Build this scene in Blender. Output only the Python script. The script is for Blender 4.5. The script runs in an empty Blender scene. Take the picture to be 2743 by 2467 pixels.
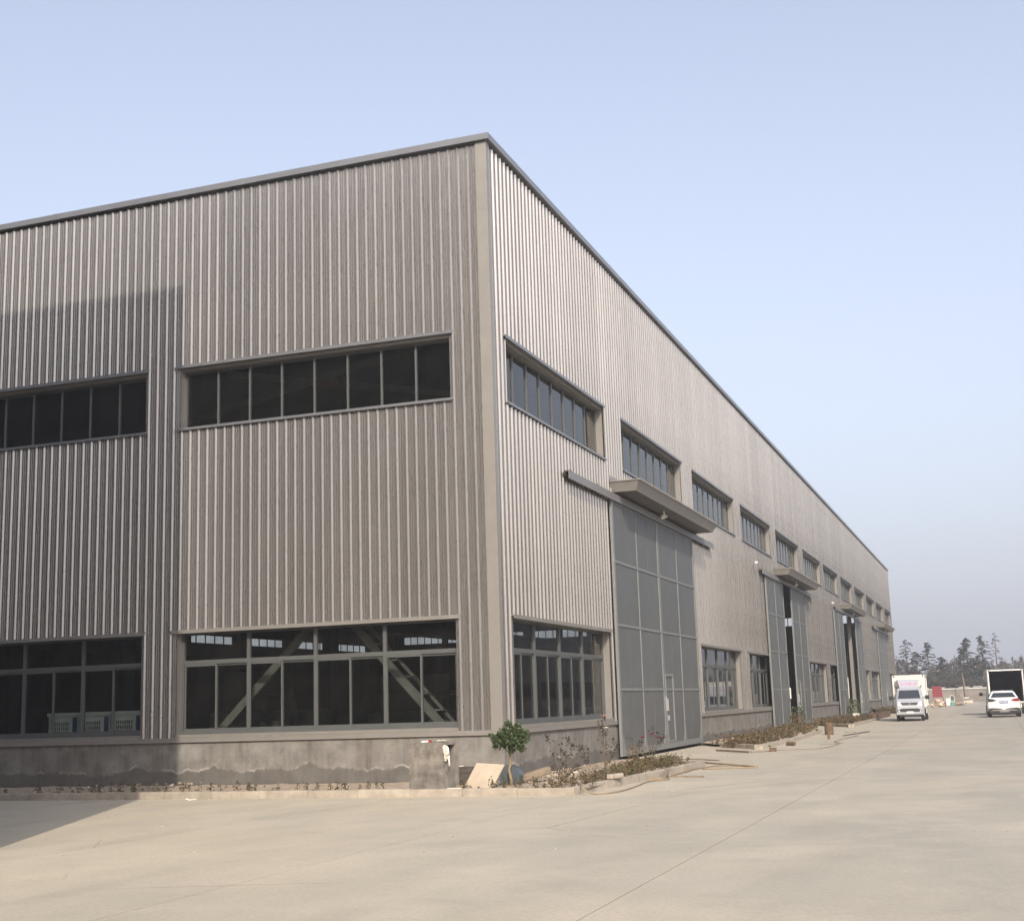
import bpy, math, random
from mathutils import Vector, Matrix, noise
R = math.radians
random.seed(7)
sc = bpy.context.scene
col = sc.collection

# ------------------------------------------------------------------ camera
PITCH, ROLL, YAW = 0.1813, -0.0321, -0.3393
cp, sp, cy_, sy_ = math.cos(PITCH), math.sin(PITCH), math.cos(YAW), math.sin(YAW)
fwd = Vector((sy_*cp, cy_*cp, sp)); rr = Vector((cy_, -sy_, 0)); uu = rr.cross(fwd)
r2 = rr*math.cos(ROLL)+uu*math.sin(ROLL); u2 = -rr*math.sin(ROLL)+uu*math.cos(ROLL)
cd = bpy.data.cameras.new('camera'); cam = bpy.data.objects.new('camera', cd); col.objects.link(cam)
cam.matrix_world = Matrix(((r2.x, u2.x, -fwd.x, 9.503), (r2.y, u2.y, -fwd.y, -25.7787), (r2.z, u2.z, -fwd.z, 1.5108), (0, 0, 0, 1)))
cd.sensor_fit = 'HORIZONTAL'; cd.sensor_width = 36; cd.lens = 36*3570.3/2743
cd.clip_start = .1; cd.clip_end = 3000
sc.camera = cam

# ------------------------------------------------------------------ world, sun, exposure
SKY_K, SKY_F, SKY_HAZE, SKY_TINT = 2.9, .95, (2.12, 2.22, 2.46, 1), (1.06, 1.045, 1.085, 1)
SUN_EL = R(33); AZ = math.atan2(.414, -.910)
w = bpy.data.worlds.new('World'); sc.world = w; w.use_nodes = True
nt = w.node_tree; nt.nodes.clear()
sky = nt.nodes.new('ShaderNodeTexSky'); sky.sky_type = 'NISHITA'; sky.sun_disc = False
sky.sun_elevation = SUN_EL; sky.sun_rotation = AZ
sky.air_density = 1.0; sky.dust_density = 3.0; sky.ozone_density = 1.2; sky.altitude = 0
def wn(t, **k):
    n = nt.nodes.new(t)
    for a_, b_ in k.items(): setattr(n, a_, b_)
    return n
hsv = wn('ShaderNodeHueSaturation'); hsv.inputs['Saturation'].default_value = .80
hsv.inputs['Saturation'].default_value = .66
nt.links.new(sky.outputs[0], hsv.inputs['Color'])
tc = wn('ShaderNodeTexCoord'); sep = wn('ShaderNodeSeparateXYZ'); nt.links.new(tc.outputs['Generated'], sep.inputs[0])
el = wn('ShaderNodeMath', operation='MULTIPLY'); el.inputs[1].default_value = -SKY_K; nt.links.new(sep.outputs[2], el.inputs[0])
ex = wn('ShaderNodeMath', operation='EXPONENT'); nt.links.new(el.outputs[0], ex.inputs[0])
sc_ = wn('ShaderNodeMath', operation='MULTIPLY', use_clamp=True); sc_.inputs[1].default_value = SKY_F; nt.links.new(ex.outputs[0], sc_.inputs[0])
mx = wn('ShaderNodeMix', data_type='RGBA'); nt.links.new(sc_.outputs[0], mx.inputs['Factor'])
nt.links.new(hsv.outputs[0], mx.inputs['A']); mx.inputs['B'].default_value = SKY_HAZE
tint = wn('ShaderNodeMix', data_type='RGBA', blend_type='MULTIPLY'); tint.inputs['Factor'].default_value = 1
tint.inputs['B'].default_value = SKY_TINT; nt.links.new(mx.outputs['Result'], tint.inputs['A'])
bg = wn('ShaderNodeBackground'); bg.inputs['Strength'].default_value = .15
out = wn('ShaderNodeOutputWorld')
nt.links.new(tint.outputs['Result'], bg.inputs['Color']); nt.links.new(bg.outputs[0], out.inputs['Surface'])
sd = bpy.data.lights.new('sun', 'SUN'); sd.energy = 2.2; sd.angle = R(.5); sd.color = (1, .905, .77)
so = bpy.data.objects.new('sun', sd); col.objects.link(so)
sv = Vector((math.sin(AZ)*math.cos(SUN_EL), math.cos(AZ)*math.cos(SUN_EL), math.sin(SUN_EL)))
so.rotation_euler = sv.to_track_quat('Z', 'Y').to_euler(); so.location = (20, -40, 40)
sc.view_settings.view_transform = 'Standard'; sc.view_settings.look = 'None'
sc.view_settings.exposure = 0.8; sc.view_settings.gamma = 1
sc.render.engine = 'CYCLES'
try:
    sc.cycles.max_bounces = 8; sc.cycles.transparent_max_bounces = 16; sc.cycles.caustics_reflective = False
    sc.cycles.use_denoising = True; sc.cycles.volume_bounces = 0; sc.cycles.sample_clamp_indirect = 6
except Exception: pass

# ------------------------------------------------------------------ materials
class N:
    def __init__(s, m): s.t = m.node_tree; s.n = s.t.nodes; s.l = s.t.links
    def add(s, typ, **k):
        o = s.n.new(typ)
        for a, b in k.items():
            if a.startswith('i_'):
                key = a[2:]; key = int(key) if key.isdigit() else key.replace('_', ' ')
                o.inputs[key].default_value = b
            else: setattr(o, a, b)
        return o
    def math(s, op, a, b=None, c=None):
        o = s.n.new('ShaderNodeMath'); o.operation = op
        for i, v in enumerate((a, b, c)):
            if v is None: continue
            if hasattr(v, 'node'): s.l.new(v, o.inputs[i])
            else: o.inputs[i].default_value = v
        return o.outputs[0]
    def mix(s, f, a, b, blend='MIX'):
        o = s.n.new('ShaderNodeMix'); o.data_type = 'RGBA'; o.blend_type = blend
        for k, v in (('Factor', f), ('A', a), ('B', b)):
            if hasattr(v, 'node'): s.l.new(v, o.inputs[k])
            else: o.inputs[k].default_value = (v if isinstance(v, (int, float)) else (*v, 1)[:4])
        return o.outputs['Result']
    def noise(s, vec, scale, detail=3, rough=.55, out=0):
        o = s.n.new('ShaderNodeTexNoise'); o.inputs['Scale'].default_value = scale
        o.inputs['Detail'].default_value = detail; o.inputs['Roughness'].default_value = rough
        if vec is not None: s.l.new(vec, o.inputs['Vector'])
        return o.outputs[out]
    def ramp(s, fac, lo, hi, a=0., b=1.):
        o = s.n.new('ShaderNodeMapRange'); o.inputs[1].default_value = lo; o.inputs[2].default_value = hi
        o.inputs[3].default_value = a; o.inputs[4].default_value = b; s.l.new(fac, o.inputs[0]); return o.outputs[0]
    def mapping(s, vec, scale=(1, 1, 1), loc=(0, 0, 0)):
        o = s.n.new('ShaderNodeMapping'); o.inputs['Scale'].default_value = scale; o.inputs['Location'].default_value = loc
        s.l.new(vec, o.inputs['Vector']); return o.outputs[0]

def mat(name, base=(.5, .5, .5), rough=.6, metal=0., var=.12, scale=3., bump=0., bscale=40., spec=.5, rnd=0., stretch=(1, 1, 1)):
    m = bpy.data.materials.new(name); m.use_nodes = True; k = N(m)
    p = k.n['Principled BSDF']; p.inputs['Roughness'].default_value = rough; p.inputs['Metallic'].default_value = metal
    p.inputs['Specular IOR Level'].default_value = spec
    tc = k.add('ShaderNodeTexCoord'); v = k.mapping(tc.outputs['Object'], stretch)
    f = k.noise(v, scale, 4, .6)
    a = tuple(c*(1-var) for c in base); b = tuple(min(1, c*(1+var)) for c in base)
    c = k.mix(k.ramp(f, .3, .7), a, b)
    if rnd:
        oi = k.add('ShaderNodeObjectInfo')
        c = k.mix(1., c, k.mix(oi.outputs['Random'], (1-rnd,)*3, (1+rnd,)*3), 'MULTIPLY')
    k.l.new(c, p.inputs['Base Color'])
    if bump:
        bn = k.add('ShaderNodeBump'); bn.inputs['Strength'].default_value = bump; bn.inputs['Distance'].default_value = .02
        k.l.new(k.noise(v, bscale, 4, .6), bn.inputs['Height']); k.l.new(bn.outputs[0], p.inputs['Normal'])
    return m

def mat_cladding():
    m = mat('cladding_paint', (.44, .410, .375), .28, .78, .05, .8, rnd=.07)
    k = N(m); p = k.n['Principled BSDF']
    g = k.add('ShaderNodeTexCoord'); v = k.mapping(g.outputs['Object'], (6, 1, .35))
    k.l.new(k.ramp(k.noise(v, 3, 3), .3, .7, .24, .33), p.inputs['Roughness'])
    gm = k.add('ShaderNodeNewGeometry'); st = k.noise(k.mapping(gm.outputs['Position'], (5, 5, .16)), 1.0, 4, .6)
    old = p.inputs['Base Color'].links[0].from_socket
    k.l.new(k.mix(k.ramp(st, .35, .7, 0, .30), old, k.mix(1., old, (.72, .70, .67), 'MULTIPLY')), p.inputs['Base Color'])
    return m

def mat_glass(name='window_glass', t=(.58, .615, .585), r=.02):
    m = bpy.data.materials.new(name); m.use_nodes = True; k = N(m); k.n.remove(k.n['Principled BSDF'])
    lw = k.add('ShaderNodeLayerWeight'); lw.inputs['Blend'].default_value = .5
    f = k.math('ADD', k.math('MULTIPLY', k.math('POWER', lw.outputs['Facing'], 4.2), .85), .05)
    tr = k.add('ShaderNodeBsdfTransparent'); gl = k.add('ShaderNodeBsdfGlossy'); gl.inputs['Roughness'].default_value = r
    tc = k.add('ShaderNodeTexCoord')
    d = k.mix(k.ramp(k.noise(k.mapping(tc.outputs['Object'], (1, 1, .5)), 2.2, 4), .35, .75), t, tuple(c*.72 for c in t))
    k.l.new(d, tr.inputs['Color'])
    ms = k.add('ShaderNodeMixShader'); k.l.new(f, ms.inputs[0]); k.l.new(tr.outputs[0], ms.inputs[1]); k.l.new(gl.outputs[0], ms.inputs[2])
    df = k.add('ShaderNodeBsdfDiffuse'); df.inputs['Color'].default_value = (.30, .28, .24, 1)
    ms2 = k.add('ShaderNodeMixShader'); k.l.new(k.ramp(k.noise(tc.outputs['Object'], 1.3, 5), .35, .8, .004, .035), ms2.inputs[0])
    k.l.new(ms.outputs[0], ms2.inputs[1]); k.l.new(df.outputs[0], ms2.inputs[2])
    k.l.new(ms2.outputs[0], k.n['Material Output'].inputs['Surface'])
    return m

def mat_plinth(nm='plinth_render'):
    m = bpy.data.materials.new(nm); m.use_nodes = True; k = N(m); p = k.n['Principled BSDF']
    p.inputs['Roughness'].default_value = .9
    tc = k.add('ShaderNodeTexCoord'); g = k.add('ShaderNodeNewGeometry'); P = g.outputs['Position']
    sx = k.add('ShaderNodeSeparateXYZ'); k.l.new(P, sx.inputs[0])
    u = k.add('ShaderNodeCombineXYZ'); k.l.new(k.math('ADD', sx.outputs[0], sx.outputs[1]), u.inputs[0])
    h = k.math('ADD', k.math('MULTIPLY', k.noise(u.outputs[0], .55, 2), .55), k.math('MULTIPLY', k.noise(u.outputs[0], 2.6, 5, .7), .42))
    h = k.math('SUBTRACT', h, .17)
    dz = k.math('SUBTRACT', h, sx.outputs[2])
    low = k.ramp(dz, -.015, .02)
    line = k.math('MULTIPLY', k.ramp(k.math('ABSOLUTE', k.math('ADD', dz, k.math('MULTIPLY', k.noise(P, 9, 3), .05))), .034, .004), k.ramp(k.noise(P, 1.3, 6, .7), .50, .66))
    patch = k.ramp(k.noise(P, 2.2, 6, .65), .32, .7)
    streak = k.ramp(k.noise(k.mapping(P, (3, 3, .35)), 2.2, 4), .35, .72)
    c = k.mix(patch, (.14, .132, .118), (.30, .284, .255))
    c = k.mix(k.ramp(k.noise(P, .9, 6, .7), .40, .60, 0, .75), c, k.mix(1., c, (.62, .58, .54), 'MULTIPLY'))
    c = k.mix(k.math('MULTIPLY', streak, .45), c, (.285, .272, .245))
    c = k.mix(k.math('MULTIPLY', low, .6), c, (.085, .077, .068))
    c = k.mix(k.math('MULTIPLY', line, .62), c, (.62, .57, .51))
    c = k.mix(k.ramp(k.noise(P, 7, 5), .62, .72, 0, .5), c, (.13, .105, .085))
    k.l.new(c, p.inputs['Base Color'])
    bn = k.add('ShaderNodeBump'); bn.inputs['Strength'].default_value = .35; bn.inputs['Distance'].default_value = .02
    k.l.new(k.noise(P, 14, 6, .65), bn.inputs['Height']); k.l.new(bn.outputs[0], p.inputs['Normal'])
    return m

def mat_ground():
    m = bpy.data.materials.new('concrete_yard'); m.use_nodes = True; k = N(m); p = k.n['Principled BSDF']
    p.inputs['Roughness'].default_value = .92; p.inputs['Specular IOR Level'].default_value = .25
    g = k.add('ShaderNodeNewGeometry'); P = g.outputs['Position']
    sx = k.add('ShaderNodeSeparateXYZ'); k.l.new(P, sx.inputs[0])
    big = k.noise(P, .16, 4, .6); mid = k.noise(k.mapping(P, (1, .35, 1)), .8, 5, .6); fine = k.noise(P, 22, 5, .75)
    dust = k.ramp(k.math('ADD', k.math('MULTIPLY', sx.outputs[0], -.07), k.math('MULTIPLY', big, 1.3)), .05, .75)
    c = k.mix(dust, (.425, .395, .325), (.56, .487, .358))
    c = k.mix(k.ramp(mid, .34, .70), k.mix(1., c, (.84, .85, .87), 'MULTIPLY'), c)
    c = k.mix(k.ramp(k.noise(k.mapping(P, (.7, 1.1, 1), (5, 3, 0)), .9, 6, .72),   .46, .74, 0, .20), c, k.mix(1., c, (.72, .725, .74), 'MULTIPLY'))
    c = k.mix(k.ramp(k.noise(k.mapping(P, (1, 1, 1), (9, 1, 0)), .45, 6, .72), .48, .62, 0, .30), c, (.60, .53, .42))
    c = k.mix(k.ramp(k.noise(k.mapping(P, (.8, 1.6, 1)), .9, 6, .72), .56, .74, 0, .20), c, (.21, .195, .175))
    wv = k.add('ShaderNodeTexWave', wave_type='RINGS', rings_direction='Z'); wv.inputs['Scale'].default_value = .10
    wv.inputs['Distortion'].default_value = 2.5; wv.inputs['Detail'].default_value = 2
    k.l.new(k.mapping(P, (1, 1, 0), (-22, 14, 0)), wv.inputs['Vector'])
    c = k.mix(k.math('MULTIPLY', k.ramp(wv.outputs['Fac'], .93, 1.0), k.ramp(k.noise(P, .5, 3), .45, .6, 0, .16)), c, (.2, .19, .175))
    c = k.mix(k.ramp(fine, .42, .72, 0, .5), c, (.27, .24, .20))
    vo = k.add('ShaderNodeTexVoronoi'); vo.feature = 'DISTANCE_TO_EDGE'; vo.inputs['Scale'].default_value = .13
    wp = k.mix(.12, P, k.noise(P, 1.4, 5, .7, 1), 'ADD'); k.l.new(wp, vo.inputs['Vector'])
    c = k.mix(k.math('MULTIPLY', k.ramp(vo.outputs['Distance'], .0022, .0006), k.ramp(k.noise(P, .3, 2), .5, .6, 0, .55)), c, (.15, .13, .11))
    k.l.new(c, p.inputs['Base Color'])
    bn = k.add('ShaderNodeBump'); bn.inputs['Strength'].default_value = .28; bn.inputs['Distance'].default_value = .015
    k.l.new(k.noise(P, 30, 6, .7), bn.inputs['Height']); k.l.new(bn.outputs[0], p.inputs['Normal'])
    return m

M = {}
M['clad'] = mat_cladding()
M['flash'] = mat('flashing_metal', (.30, .28, .25), .42, .3, .06, 2)
M['coping'] = mat('coping_metal', (.255, .258, .268), .38, .45, .08, 1.5, stretch=(1, 1, 3))
M['frame'] = mat('grey_aluminium', (.125, .130, .125), .45, .25, .08, 2)
M['glass'] = mat_glass()
M['plinth'] = mat_plinth()
M['ground'] = mat_ground()
M['dpanel'] = mat('door_sheet_grey', (.132, .136, .134), .5, .2, .07, 1.2, rnd=.03, bump=.05, bscale=5)
M['dframe'] = mat('door_frame_grey', (.23, .235, .225), .5, .2, .08, 3)
M['rail'] = mat('rail_cover_grey', (.23, .222, .22), .45, .2, .05, 2)
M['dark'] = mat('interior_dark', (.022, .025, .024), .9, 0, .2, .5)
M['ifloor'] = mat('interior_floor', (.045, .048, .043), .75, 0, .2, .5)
M['steel'] = mat('painted_steel_brace', (.27, .265, .245), .55, .1, .1, 4)
M['filler'] = mat('dark_joint_filler', (.07, .06, .05), .95)
M['pillar'] = mat('stained_pillar_concrete', (.20, .178, .152), .92, 0, .5, 4.5, bump=.5, bscale=18)
M['kerb'] = mat('kerb_concrete', (.37, .32, .255), .92, 0, .2, 5, bump=.4, bscale=25, rnd=.07)
M['soil'] = mat('dry_soil', (.38, .30, .22), .98, 0, .3, 6, bump=1., bscale=18)
M['white'] = mat('white_paint', (.78, .77, .73), .28, 0, .03, 2, spec=.6)
M['cream'] = mat('cream_box_panel', (.76, .74, .66), .35, 0, .03, 2)
M['silver'] = mat('silver_car_paint', (.50, .51, .53), .30, .35, .03, 2)
M['carglass'] = mat('car_glass', (.03, .035, .04), .06, 0, .1, 2, spec=.9)
M['black'] = mat('black_plastic', (.022, .022, .024), .5, 0, .1, 5)
M['tyre'] = mat('tyre_rubber', (.035, .033, .032), .85, 0, .2, 9)
M['hub'] = mat('wheel_steel', (.5, .5, .5), .35, .6, .05, 5)
M['lamp'] = mat('headlamp_lens', (.72, .74, .76), .12, .2, .05, 8)
M['red'] = mat('red_lens', (.24, .025, .03), .2, 0, .15, 12)
M['pink'] = mat('pink_sticker', (.75, .16, .42), .5, 0, .05, 8)
M['blue'] = mat('blue_plate', (.10, .13, .36), .45, 0, .05, 8)
M['ply'] = mat('plywood_sheet', (.50, .41, .30), .7, 0, .1, 4, bump=.05)
M['darkwood'] = mat('weathered_dark_board', (.07, .055, .045), .85, 0, .4, 5, stretch=(1, 1, 6), bump=.3)
M['wood'] = mat('dry_timber', (.23, .18, .125), .85, 0, .25, 6, bump=.3)
M['bluegrey'] = mat('blue_grey_plastic', (.085, .10, .11), .45, 0, .2, 3)
M['pvc'] = mat('white_pvc', (.82, .80, .72), .4, 0, .03, 5)
M['bag'] = mat('pale_plastic_bag', (.62, .58, .48), .6, 0, .15, 12)
M['hose'] = mat('yellow_brown_hose', (.27, .20, .12), .6, 0, .2, 9)
M['rust'] = mat('rusty_steel', (.15, .098, .060), .85, .1, .35, 8, bump=.3)
M['trunkbark'] = mat('bark', (.13, .10, .075), .9, 0, .3, 12, bump=.5)
M['shrubbark'] = mat('pale_shrub_bark', (.27, .20, .12), .9, 0, .3, 14, bump=.4)
M['leaf'] = mat('glossy_green_leaf', (.058, .082, .026), .45, 0, .45, 9)
M['roseleaf'] = mat('dark_rose_leaf', (.040, .034, .024), .6, 0, .4, 12)
M['stem'] = mat('rose_stem', (.13, .10, .06), .8, 0, .2, 12)
M['rose_white'] = mat('white_petal', (.85, .78, .68), .6, 0, .05, 12)
M['rose_pink'] = mat('pink_petal', (.75, .38, .30), .6, 0, .1, 12)
M['rose_red'] = mat('red_petal', (.32, .03, .03), .6, 0, .1, 12)
M['seed'] = mat('olive_seedling', (.075, .068, .026), .75, 0, .5, 12)
M['brownplant'] = mat('dry_brown_plants', (.135, .088, .045), .85, 0, .55, 7)
M['needle'] = mat('conifer_needle', (.045, .052, .036), .8, 0, .3, 1.5)
M['scrub'] = mat('winter_scrub', (.060, .054, .040), .95, 0, .4, .5)
M['bwall'] = mat('boundary_render', (.24, .21, .175), .95, 0, .25, .7, bump=.2)
M['pale'] = mat('pale_coping', (.66, .65, .60), .8, 0, .1, 2)
M['redsheet'] = mat('dark_red_sheet', (.22, .025, .035), .5, 0, .1, 3)
M['tile'] = mat('cream_tile', (.60, .48, .38), .6, 0, .2, 3, rnd=.15)
M['teal'] = mat('teal_plastic', (.10, .36, .29), .4, 0, .05, 3)
M['acw'] = mat('cabinet_white', (.80, .84, .80), .5, 0, .05, 3)
M['acb'] = mat('cabinet_blue', (.03, .09, .24), .5, 0, .05, 3)
M['neigh'] = mat('neighbour_cladding', (.24, .235, .225), .6, .1, .05, .4)
M['rubble'] = mat('rubble', (.38, .31, .24), .95, 0, .35, 4, bump=.5, rnd=.15)
M['machine'] = mat('machine_green_grey', (.10, .115, .095), .6, .1, .2, 1)
M['soffit'] = mat('soffit_painted_shade', (.12, .11, .10), .6, .1, .08, 2)  # canopy underside shade put into a colour darker than the flashing
M['orange'] = mat('orange_gusset', (.30, .11, .04), .6, 0, .1, 3)

# ------------------------------------------------------------------ mesh helpers
class MB:
    def __init__(s): s.v = []; s.f = []; s.m = []; s.cur = 0
    def add(s, vs, fs):
        b = len(s.v); s.v += [tuple(p) for p in vs]; s.f += [tuple(b+i for i in f) for f in fs]; s.m += [s.cur]*len(fs)
    def box(s, x0, x1, y0, y1, z0, z1):
        s.hexa([(x0, y0, z0), (x1, y0, z0), (x1, y1, z0), (x0, y1, z0), (x0, y0, z1), (x1, y0, z1), (x1, y1, z1), (x0, y1, z1)])
    def hexa(s, p): s.add(p, [(3, 2, 1, 0), (4, 5, 6, 7), (0, 1, 5, 4), (1, 2, 6, 5), (2, 3, 7, 6), (3, 0, 4, 7)])
    def prism(s, a, b):
        n = len(a); s.add(list(a)+list(b), [tuple(reversed(range(n))), tuple(range(n, 2*n))]+[(i, (i+1) % n, n+(i+1) % n, n+i) for i in range(n)])
    def tube(s, pts, rad, n=6):
        pts = [Vector(p) for p in pts]; rads = rad if isinstance(rad, (list, tuple)) else [rad]*len(pts)
        rings = []
        for i, p in enumerate(pts):
            d = (pts[min(i+1, len(pts)-1)]-pts[max(i-1, 0)]).normalized()
            a = d.cross(Vector((0, 0, 1)));
            if a.length < .1: a = d.cross(Vector((1, 0, 0)))
            a.normalize(); b = d.cross(a)
            rings.append([p+(a*math.cos(t)+b*math.sin(t))*rads[i] for t in [2*math.pi*j/n for j in range(n)]])
        vs = [q for r in rings for q in r]; fs = []
        for i in range(len(pts)-1):
            for j in range(n): fs.append((i*n+j, i*n+(j+1) % n, (i+1)*n+(j+1) % n, (i+1)*n+j))
        fs += [tuple(reversed(range(n))), tuple(range((len(pts)-1)*n, len(pts)*n))]
        s.add(vs, fs)
    def cyl(s, p0, p1, r, n=16): s.tube([p0, p1], r, n)
    def rock(s, c, r, seed=0, n=7, flat=.7):
        rnd = random.Random(seed); vs = []; fs = []
        for i in range(5):
            t = math.pi*i/4
            for j in range(n):
                a = 2*math.pi*j/n; q = 1+rnd.uniform(-.25, .25)
                vs.append((c[0]+r*q*math.sin(t)*math.cos(a), c[1]+r*q*math.sin(t)*math.sin(a), c[2]+r*flat*q*math.cos(t)))
        for i in range(4):
            for j in range(n): fs.append((i*n+j, (i+1)*n+j, (i+1)*n+(j+1) % n, i*n+(j+1) % n))
        s.add(vs, fs)
    def leaf(s, c, size, rnd, flat=0.):
        c = Vector(c); d = Vector((rnd.gauss(0, 1), rnd.gauss(0, 1), rnd.gauss(0, 1)*(1-flat))).normalized()
        e = d.cross(Vector((rnd.gauss(0, 1), rnd.gauss(0, 1), rnd.gauss(0, 1)))).normalized()
        s.add([c-d*size*.5, c+e*size*.28, c+d*size*.5, c-e*size*.28], [(0, 1, 2, 3)])
    def mesh(s, name, mats, smooth=False):
        me = bpy.data.meshes.new(name); me.from_pydata(s.v, [], s.f)
        for m in (mats if isinstance(mats, (list, tuple)) else [mats]): me.materials.append(m)
        if isinstance(mats, (list, tuple)): me.polygons.foreach_set('material_index', s.m)
        if smooth: me.polygons.foreach_set('use_smooth', [True]*len(me.polygons))
        me.update(); return me
    def obj(s, name, mats, parent=None, loc=(0, 0, 0), rz=0., smooth=False):
        return link(name, s.mesh(name, mats, smooth), parent, loc, rz)

def link(name, me, parent=None, loc=(0, 0, 0), rz=0.):
    o = bpy.data.objects.new(name, me); col.objects.link(o); o.parent = parent; o.location = loc; o.rotation_euler = (0, 0, rz); return o
def empty(name, loc=(0, 0, 0), rz=0., parent=None): return link(name, None, parent, loc, rz)
def tag(o, label=None, cat=None, group=None, kind=None):
    if label: o['label'] = label
    if cat: o['category'] = cat
    if group: o['group'] = group
    if kind: o['kind'] = kind
    return o
def dup(o, parent='same', loc=None, rz=None):
    c = o.copy(); col.objects.link(c)
    if parent != 'same': c.parent = parent
    if loc is not None: c.location = loc
    if rz is not None: c.rotation_euler = (o.rotation_euler[0], o.rotation_euler[1], rz)
    for ch in list(o.children): dup(ch, c)
    return c
def bevel(o, wd=.01, seg=1):
    b = o.modifiers.new('edge', 'BEVEL'); b.width = wd; b.segments = seg; b.limit_method = 'ANGLE'; return o

# ------------------------------------------------------------------ ground
g = MB(); g.add([(-500, -300, -.03), (500, -300, -.03), (500, 900, -.03), (-500, 900, -.03)], [(0, 1, 2, 3)])
gr = tag(g.obj('ground', M['ground']), 'pale dusty concrete yard reaching to the trees', kind='structure')
GAP = .012
xs = [-30.44, -23.04, -15.64, -8.24, -4.54, -.84, 2.86, 6.56, 10.26, 13.96, 17.66, 25.06, 40]
for i in range(len(xs)-1):
    x0, x1 = xs[i]+GAP/2, xs[i+1]-GAP/2
    ys = [-60, -4.1] if x1 < 2.87 else [-60, -1.2+6*i % 5+28, 66, 150]
    for j in range(len(ys)-1):
        s = MB(); y0, y1 = ys[j]+.004, ys[j+1]-.004
        s.add([(x0, y0, 0), (x1, y0, 0), (x1, y1, 0), (x0, y1, 0), (x0, y0, -.05), (x1, y0, -.05), (x1, y1, -.05), (x0, y1, -.05)],
              [(0, 1, 2, 3), (4, 5, 1, 0), (5, 6, 2, 1), (6, 7, 3, 2), (7, 4, 0, 3)])
        s.obj('slab', M['ground'], gr)
for jx in (2.86, 6.56, 10.26, 13.96, -.84, -4.54):
    s = MB(); s.box(jx-.012, jx+.012, -60, -4.2 if jx < 2.8 else 150, -.02, -.006); s.obj('joint_filler', M['filler'], gr)
s = MB(); s.box(-.3, 2.854, -4.1, 150, -.05, 0); s.obj('apron', M['ground'], gr)

# ------------------------------------------------------------------ factory
fac = tag(empty('factory_building'), 'long factory hall clad in ribbed beige-grey metal sheet with sliding doors', 'factory')
H = 13.62; LEN = 114.3; WID = 58.0
RZ = math.pi/2
def LW(u): return (u, 0, 0), 0.
def RW(u): return (0, u, 0), RZ
# openings (u0,u1,z0,z1) in each wall's own coordinate
UPW = 7.72
off3 = [.88, 10.5, 20.1]
ups = [28.6*j+o for j in range(4) for o in off3]
lows = [28.6*j+o for j in range(4) for o in (.85, 20.0)]
doors = [13.75+28.55*j for j in range(4)]
openR = [(u, u+UPW, 8.0, 9.46) for u in ups]
openR += [(u, u+7.5, .9, 3.36) for u in lows]
openR += [(d-4.6, d+4.6, -1, 6.95) for d in doors]
lup = [-7.66, -15.32, -22.98]
openL = [(u, u+6.72, 8.0, 9.46) for u in lup]+[(u, u+6.72, .9, 3.36) for u in lup]

def cladding(u0, u1, pitch, anchor, openings, place, ztop, name, per=4, B=.18, HR=.034, minor=True):
    """corrugated sheets, 4 ribs each, cut round the openings; coordinates (u, -outward, z)"""
    prof = []   # one pitch: (offset, depth)
    pr = [(0, 0), (.30, 0), (.325, .004), (.375, .004), (.40, 0), (.60, 0), (.625, .004), (.675, .004), (.70, 0), (.90, 0)]
    def depth(t):
        t = (t % 1.0)
        # rib centred at t=0
        a = min(t, 1-t)
        if a < .045: return HR
        if a < B: return HR*(B-a)/(B-.045)
        for c in ((.393, .607) if minor else ()):
            b = abs(t-c)
            if b < .017: return .005
            if b < .035: return .005*(.035-b)/.018
        return 0.
    keys = [-B, -.045, .045, B]+([.358, .376, .410, .428, .572, .590, .624, .642] if minor else [.5])
    W_ = pitch*per; n0 = math.floor((u0-anchor)/W_); n1 = math.ceil((u1-anchor)/W_)
    for n in range(n0, n1):
        a = max(u0, anchor+n*W_+.003-pitch/2); b = min(u1, anchor+(n+1)*W_-pitch/2)
        if b-a < .02: continue
        cuts = sorted(set([a, b]+[c for o in openings for c in (o[0], o[1]) if a < c < b]))
        m = MB()
        for c0, c1 in zip(cuts[:-1], cuts[1:]):
            mid = (c0+c1)/2; zi = [(.93, ztop(mid))]
            for o in openings:
                if o[0] < mid < o[1]:
                    nz = []
                    for (p, q) in zi:
                        if o[3] <= p or o[2] >= q: nz.append((p, q)); continue
                        if o[2]-p > .05: nz.append((p, o[2]))
                        if q-o[3] > .05: nz.append((o[3], q))
                    zi = nz
            k0 = math.floor((c0-anchor)/pitch)-1; pts = [c0]
            for k in range(k0, k0+per+4):
                for q in keys:
                    t = anchor+(k+q)*pitch
                    if c0+1e-4 < t < c1-1e-4: pts.append(t)
            pts.append(c1); pts = sorted(pts)
            for (p, q) in zi:
                vs = []; k = len(pts)
                for t in pts: vs.append((t-a, -.012-depth((t-anchor)/pitch), p))
                for t in pts: vs.append((t-a, -.012-depth((t-anchor)/pitch), q))
                m.add(vs, [(i, i+1, k+i+1, k+i) for i in range(k-1)])
        if m.f:
            l, rz = place(a); m.obj(name, M['clad'], fac, l, rz)
ztL = lambda u: H+.0073*u
cladding(-WID, -.15, .2252, -1.093, openL, LW, ztL, 'cladding_sheet')
cladding(.10, LEN, .2568, .391, openR, RW, lambda u: H, 'cladding_sheet', B=.142, HR=.037, minor=False)

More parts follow.
